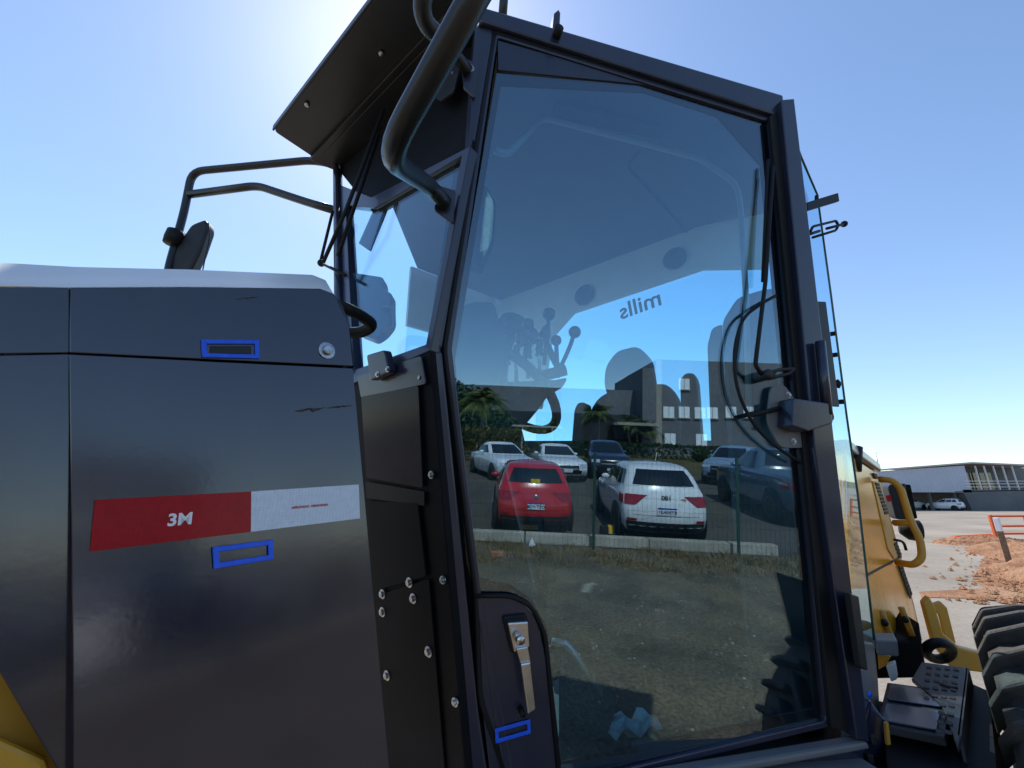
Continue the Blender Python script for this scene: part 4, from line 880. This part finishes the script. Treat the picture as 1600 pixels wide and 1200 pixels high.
# cab rear corner panel below the glass
cpn = prism('cab_corner_panel', [Q_(*q, .004) for q in ((1335, 1000), (1366, 1005), (1372, 1060), (1384, 1260), (1340, 1260))], -nQ*.03, GREYP, G, .006)
prism('corner_strap', [Q_(*q, .03) for q in ((1318, 925), (1332, 930), (1346, 1045), (1334, 1040))], nQ*.012, BLACK, cpn, .003)
prism('corner_fender', [S(1344, 1150, .0), S(1362, 1095, .0), S(1384, 1125, -.05), S(1400, 1290, -.05), S(1344, 1290, .0)], -nS*.02, CABP, G, .006)
prism('yellow_strip', [S(1380, 1128, -.035), S(1384, 1126, -.035), S(1398, 1250, -.035), S(1390, 1250, -.035)], nS*.006, YELD, cpn)
lathe('blue_roundel', [(.007, 0), (.007, .002)], BLUE, cpn, 16, S(1358, 1085, .012), nS)
for q in ((1362, 1155), (1358, 1185)): box('latch', S(*q, .006), (.014, .014, .02), BLACK, cpn, 0, .003)
# ---- wheel with lugs
wheel_c = RB(2.02, .20, .68)
wh_ = lathe('rear_wheel', [(.30, -.19), (.55, -.2), (.615, -.215), (.635, -.19), (.645, 0), (.635, .19), (.615, .215), (.55, .2), (.30, .19)], TYRE, G, 48, wheel_c, rl)
for k in range(42):
    for s in (-1, 1):
        a = 2*math.pi*(k+(.5 if s > 0 else 0))/42
        vs = []
        row = ((.236, .075, .085), (.205, .05, .03), (.13, .0, .008), (.06, -.05, .0), (-.004, -.085, .0))
        for (x, da, dr) in row:
            for r_ in (.60, .688):
                for e in (-.024, .024): vs.append((s*x, a+da+e*(.75 if r_ > .65 else 1.25), r_-dr))
        P_ = [wheel_c+rl*x+(ra*math.cos(b)+V((0, 0, 1))*math.sin(b))*r_ for x, b, r_ in vs]
        fs = []
        for i in (0, 4, 8, 12): fs += [[i, i+1, i+5, i+4], [i+2, i+6, i+7, i+3], [i, i+4, i+6, i+2], [i+1, i+3, i+7, i+5]]
        fs += [[0, 2, 3, 1], [16, 17, 19, 18]]
        raw('lug', P_, fs, TYRE, wh_, False, .007)
lathe('wheel_rim', [(.31, -.15), (.3, .0), (.1, .02), (.02, .02)], YELD, wh_, 28, wheel_c, rl)

# ---- papers left on the cab floor
pc = at(985, 1132, 1.2); pv = []; pf = []
for j in range(6):
    for i in range(9):
        x, y_ = (i/8-.5)*.17, (j/5-.5)*.09
        pv.append(pc+dS*x*(1-.25*abs(j-2.5)/2.5)+V((-dS.y, dS.x, 0))*(y_+random.uniform(-.006, .006))+V((0, 0, random.uniform(-.012, .012)+.012*math.sin(i*1.1+j))))
pf = [[j*9+i, j*9+i+1, (j+1)*9+i+1, (j+1)*9+i] for j in range(5) for i in range(8)]
pp = raw('plastic_wrapped_papers', pv, pf, mat('wrapped_paper', (.55, .54, .5), .35, noise=.35, nscale=25))
tag(pp, 'crumpled plastic wrapped papers on the cab floor', 'papers')
p2 = raw('instruction_sheet', [at(864, 1064, 1.25), at(880, 1058, 1.27), at(893, 1074, 1.27), at(880, 1090, 1.25), at(866, 1082, 1.22)], [[0, 1, 2], [0, 2, 3], [0, 3, 4]], PAPER)
tag(p2, 'folded pale instruction sheet beside the pedals in the cab', 'papers')
# ------------------------------------------------------------------ yard beyond the machine
# red soil heaps
def heap(name, c, sx, sy, h, rz, label, n=40, seed=0):
    from mathutils import noise
    vs = []; fs = []
    for j in range(n+1):
        for i in range(n+1):
            x = (i/n-.5)*2; y = (j/n-.5)*2; r = math.sqrt(x*x+y*y)
            z = h*max(0, 1-r**1.6)*(0.65+.7*noise.fractal(V((x*1.6+seed, y*1.6, seed)), 1, 2, 5))+.06*noise.fractal(V((x*9, y*9, seed)), 1, 2, 4)*(r < .95)
            vs.append((x*sx/2, y*sy/2, max(-.02, z) if r < .97 else -.02))
    fs = [[j*(n+1)+i, j*(n+1)+i+1, (j+1)*(n+1)+i+1, (j+1)*(n+1)+i] for j in range(n) for i in range(n)]
    o = raw(name, vs, fs, SOIL, None, False); o.location = (c.x, c.y, 0); o.rotation_euler = (0, 0, rz); tag(o, label, 'soil heap'); return o
heap('soil_heap', ground(1660, 868), 6, 4.2, .6, R(40), 'long red soil heap beside the orange net barrier', 60, 1)
heap('soil_heap', ground(1740, 905), 5.6, 3.8, .55, R(30), 'rough red soil heap of clods in front of the marker stake', 70, 4)
heap('soil_heap', ground(1530, 846), 6, 2.2, .25, R(25), 'low red soil spill at the edge of the gravel yard', 40, 9)
vs = []; fs = []
for k in range(900):
    q = ground(random.gauss(1610, 55), random.uniform(850, 945)); s = random.choice((.02, .035, .05, .08))*random.uniform(.6, 1.3); i0 = len(vs)
    vs += [V((q.x, q.y, .0))+V((math.cos(a)*s*random.uniform(.6, 1.2), math.sin(a)*s*random.uniform(.6, 1.2), s*.2)) for a in (0, 1.26, 2.5, 3.8, 5)]+[V((q.x, q.y, s*random.uniform(.6, 1.1)))]
    fs += [[i0+a, i0+(a+1) % 5, i0+5] for a in range(5)]
tag(raw('soil_clods', vs, fs, SOIL), 'loose red soil clods scattered on the gravel', 'soil', kind='stuff')
soil_sheet = [ground(*q).xy for q in ((1520, 905), (1545, 855), (1700, 828), (1900, 880), (1760, 1010), (1560, 940))]
sheet('soil_patch', soil_sheet, .004, SOIL)
soil2 = [ground(*q).xy for q in ((1436, 925), (1600, 917), (1700, 930), (1600, 937), (1440, 934))]
sheet('soil_track', soil2, .008, SOIL)
# orange net barrier
ORG = mat('orange_net', (.75, .13, .03), .6, noise=.2, nscale=20)
nb = empty('net_barrier', ground(1560, 846)); tag(nb, 'low orange net barrier with rails strung over the soil heap', 'barrier'); L0 = nb.location
na, nb2 = ground(1558, 844)-L0, ground(1720, 842)-L0
for s in (.0, .33, .66, 1.0): box('post', na+(nb2-na)*s+V((0, 0, .5)), (.1, .1, 1.0), ORG, nb, 0, .01)
for z in (.55, .95, .25): tube('rail', [na+V((0, 0, z)), nb2+V((0, 0, z))], .045, ORG, nb, 6)
nm = ground(1520, 840)-L0
prism('fallen_net', [nm+V((-1, 0, .04)), na+V((0, 0, .04)), na+V((0, .1, .2)), nm+V((.4, .1, .1))], (0, .05, .03), ORG, nb, .01)
# marker stake
sp_ = ground(1577, 878); sk = empty('marker_stake', (sp_.x, sp_.y, 0)); tag(sk, 'short timber marker stake with white painted top by soil heap', 'stake')
box('stake_shaft', (0, 0, .4), (.12, .1, .8), mat('stake_timber', (.2, .12, .07), .8, noise=.3), sk, .4, .01); box('stake_top', (0, 0, .97), (.125, .105, .36), PRINTW, sk, .4, .01)
# white pickets reflected in the rear side glass
def q_mirror(px, py, z=0):
    q = Q_(px, py); r = ray(px, py); r = r-2*r.dot(nQ)*nQ; return q+r*((z-q.z)/r.z)
for i, (px, py) in enumerate(((1311, 828), (1316, 825), (1322, 822))):
    c = q_mirror(px, py); t = empty('white_picket', (c.x, c.y, 0), .5); tag(t, 'tall slim white picket standing in a row of three on soil', 'picket', 'white pickets standing on the soil')
    box('board', (0, 0, .95), (.16, .05, 1.9), PRINTW, t, 0, .01); prism('point', [(-.08, -.025, 1.9), (.08, -.025, 1.9), (0, -.025, 2.0)], (0, .05, 0), PRINTW, t)
# ---- long clad building with open ground floor
CLAD = mat('blue_grey_cladding', (.42, .46, .55), .45, noise=.05, nscale=.5); CLADT = mat('cladding_trim', (.45, .40, .38), .5, noise=.1)
BASE = gmat('plinth_grey', (.12, .13, .14), (.15, .16, .17), (.18, .19, .2), .2, .1)
b0 = ground(1340, 797.5); b1 = ground(1640, 797.5); bd = (b1-b0).normalized(); bn = V((bd.y, -bd.x, 0))
if bn.dot(EYE-b0) < 0: bn = -bn
bl = empty('clad_building', (b0+b1)/2); tag(bl, 'long low building with blue grey cladding above an open parking level', 'building'); BL = bl.location
def bpt(px, z, dep=0): # point on the facade plane above the ground trace at column px
    s = b0; d = ray(px, 797.5); t_ = (s-EYE).dot(bn)/d.dot(bn); p = EYE+d*t_; return V((p.x, p.y, z))-bn*dep-BL
xs = [1352+i*(1527-1352)/44 for i in range(45)]
for i in range(44):
    a, b = bpt(xs[i], 0), bpt(xs[i+1], 0); zt_ = 5.4+1.05*i/44; L_ = (b-a)
    zb_ = 2.55-.0*i
    prism('cladding_sheet', [a+L_*.03+V((0, 0, zb_)), b-L_*.03+V((0, 0, zb_)), b-L_*.03+V((0, 0, zt_+.02)), a+L_*.03+V((0, 0, zt_))], -bn*.12, CLAD, bl)
prism('wall_backing', [bpt(1352, 2.5, .1), bpt(1527, 2.5, .1), bpt(1527, 6.3, .1), bpt(1352, 5.3, .1)], -bn*.2, CLADT, bl)
prism('roof', [bpt(1346, 5.4, -.3), bpt(1538, 6.75, -.3), bpt(1650, 6.3, -.3), bpt(1650, 6.3, 14), bpt(1538, 6.75, 14), bpt(1346, 5.4, 14)], (0, 0, .22), CLADT, bl)
prism('plinth', [bpt(1519, 0), bpt(1700, 0), bpt(1700, 2.95), bpt(1513, 2.95)], -bn*12, BASE, bl)
prism('terrace_floor', [bpt(1500, 2.6), bpt(1700, 2.96), bpt(1700, 2.96, 12), bpt(1500, 2.6, 12)], (0, 0, .1), CLADT, bl)
prism('upper_wall', [bpt(1527, 3.0, 3), bpt(1548, 3.0, 3), bpt(1548, 6.6, 3), bpt(1527, 6.6, 3)], -bn*.2, WALLL, bl)
for i, px in enumerate((1545, 1559, 1574, 1589, 1604)):
    prism('terrace_post', [bpt(px-.35, 2.9), bpt(px+.35, 2.9), bpt(px+.35, 6.4), bpt(px-.35, 6.4)], -bn*.2, PRINTW, bl)
prism('terrace_back_wall', [bpt(1540, 3.0, 3.6), bpt(1700, 3.0, 3.6), bpt(1700, 6.3, 3.6), bpt(1540, 6.6, 3.6)], -bn*.2, BASE, bl)
for px in (1557, 1567, 1578, 1589, 1600): prism('glass_door', [bpt(px-4, 3.0, 3.2), bpt(px+4.5, 3.0, 3.2), bpt(px+4.5, 5.6, 3.2), bpt(px-4, 5.6, 3.2)], -bn*.1, CARGL, bl)
for z in (3.3, 3.75, 4.15): prism('railing', [bpt(1519, z), bpt(1690, z), bpt(1690, z+.06), bpt(1519, z+.06)], bn*.1, PRINTW, bl)
for px in (1400, 1424, 1465, 1505): prism('column', [bpt(px-.8, 0, .5), bpt(px+.8, 0, .5), bpt(px+.8, 2.6, .5), bpt(px-.8, 2.6, .5)], -bn*.4, BASE, bl)
prism('soffit', [bpt(1352, 2.52), bpt(1519, 2.52), bpt(1519, 2.52, 14), bpt(1352, 2.52, 14)], (0, 0, .06), BASE, bl)
# cars under the building
baz = math.degrees(math.atan2(-bn.x, -bn.y))
def onb(px, dep): return bpt(px, 0, dep)+BL
make_car('parked_car', 'white sport utility car parked tail out under the clad building', SUV, CW, onb(1484, .5), baz-25, belt=1.1, roof=1.6, wheel=.34)
make_car('parked_pickup', 'white pickup parked under the clad building', PICK, CW, onb(1452, 3.0), baz+75, 'pickup', belt=1.12, roof=1.68, wheel=.37, wx=(-1.6, 1.6))
make_car('parked_car', 'dark car in the shade under the clad building', SUV, CDB, onb(1435, 5), baz+20, belt=1.1, roof=1.6, wheel=.34)
# pole, trees, hills
pl = ground(1389, 797); t = empty('utility_pole', (pl.x*1.1, pl.y*1.1, 0)); tag(t, 'thin grey utility pole behind the clad building', 'pole'); tube('pole_shaft', [(0, 0, 0), (0, 0, 9.5)], .12, ALLOY, t, 8, taper=.6); box('crossarm', (0, 0, 9.2), (.9, .1, .1), ALLOY, t, .5, .01)
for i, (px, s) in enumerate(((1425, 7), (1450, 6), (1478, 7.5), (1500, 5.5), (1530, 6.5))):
    c = ground(px, 792.5+i % 2); bush('distant_tree', 'round hazy green tree beyond the open parking level', 'tree', c, (s*1.5, s*1.5, s*.8), 1500, leafmat('hazed_leaf_%d' % i, (.07, .09, .05), (.12, .13, .07)), .45)['group'] = 'trees beyond the clad building'  # distance haze is mixed into these paler leaf colours
HILL = gmat('hill_scrub', (.09, .1, .06), (.13, .12, .08), (.2, .16, .1), .02, .2)
from mathutils import noise
n = 90; vs = []; fs = []
for i in range(n+1):
    a = R(10+170*i/n); r1, r2 = 420, 700
    hgt = 6+9*abs(noise.noise(V((i*.13, 3, 0))))+3*noise.noise(V((i*.5, 7, 0)))
    vs += [(math.sin(a)*r1, math.cos(a)*r1, 0), (math.sin(a)*(r1+80), math.cos(a)*(r1+80), hgt*.7), (math.sin(a)*r2, math.cos(a)*r2, hgt)]
for i in range(n): fs += [[i*3, i*3+3, i*3+4, i*3+1], [i*3+1, i*3+4, i*3+5, i*3+2]]
struct(raw('hills', vs, fs, HILL, None, True))
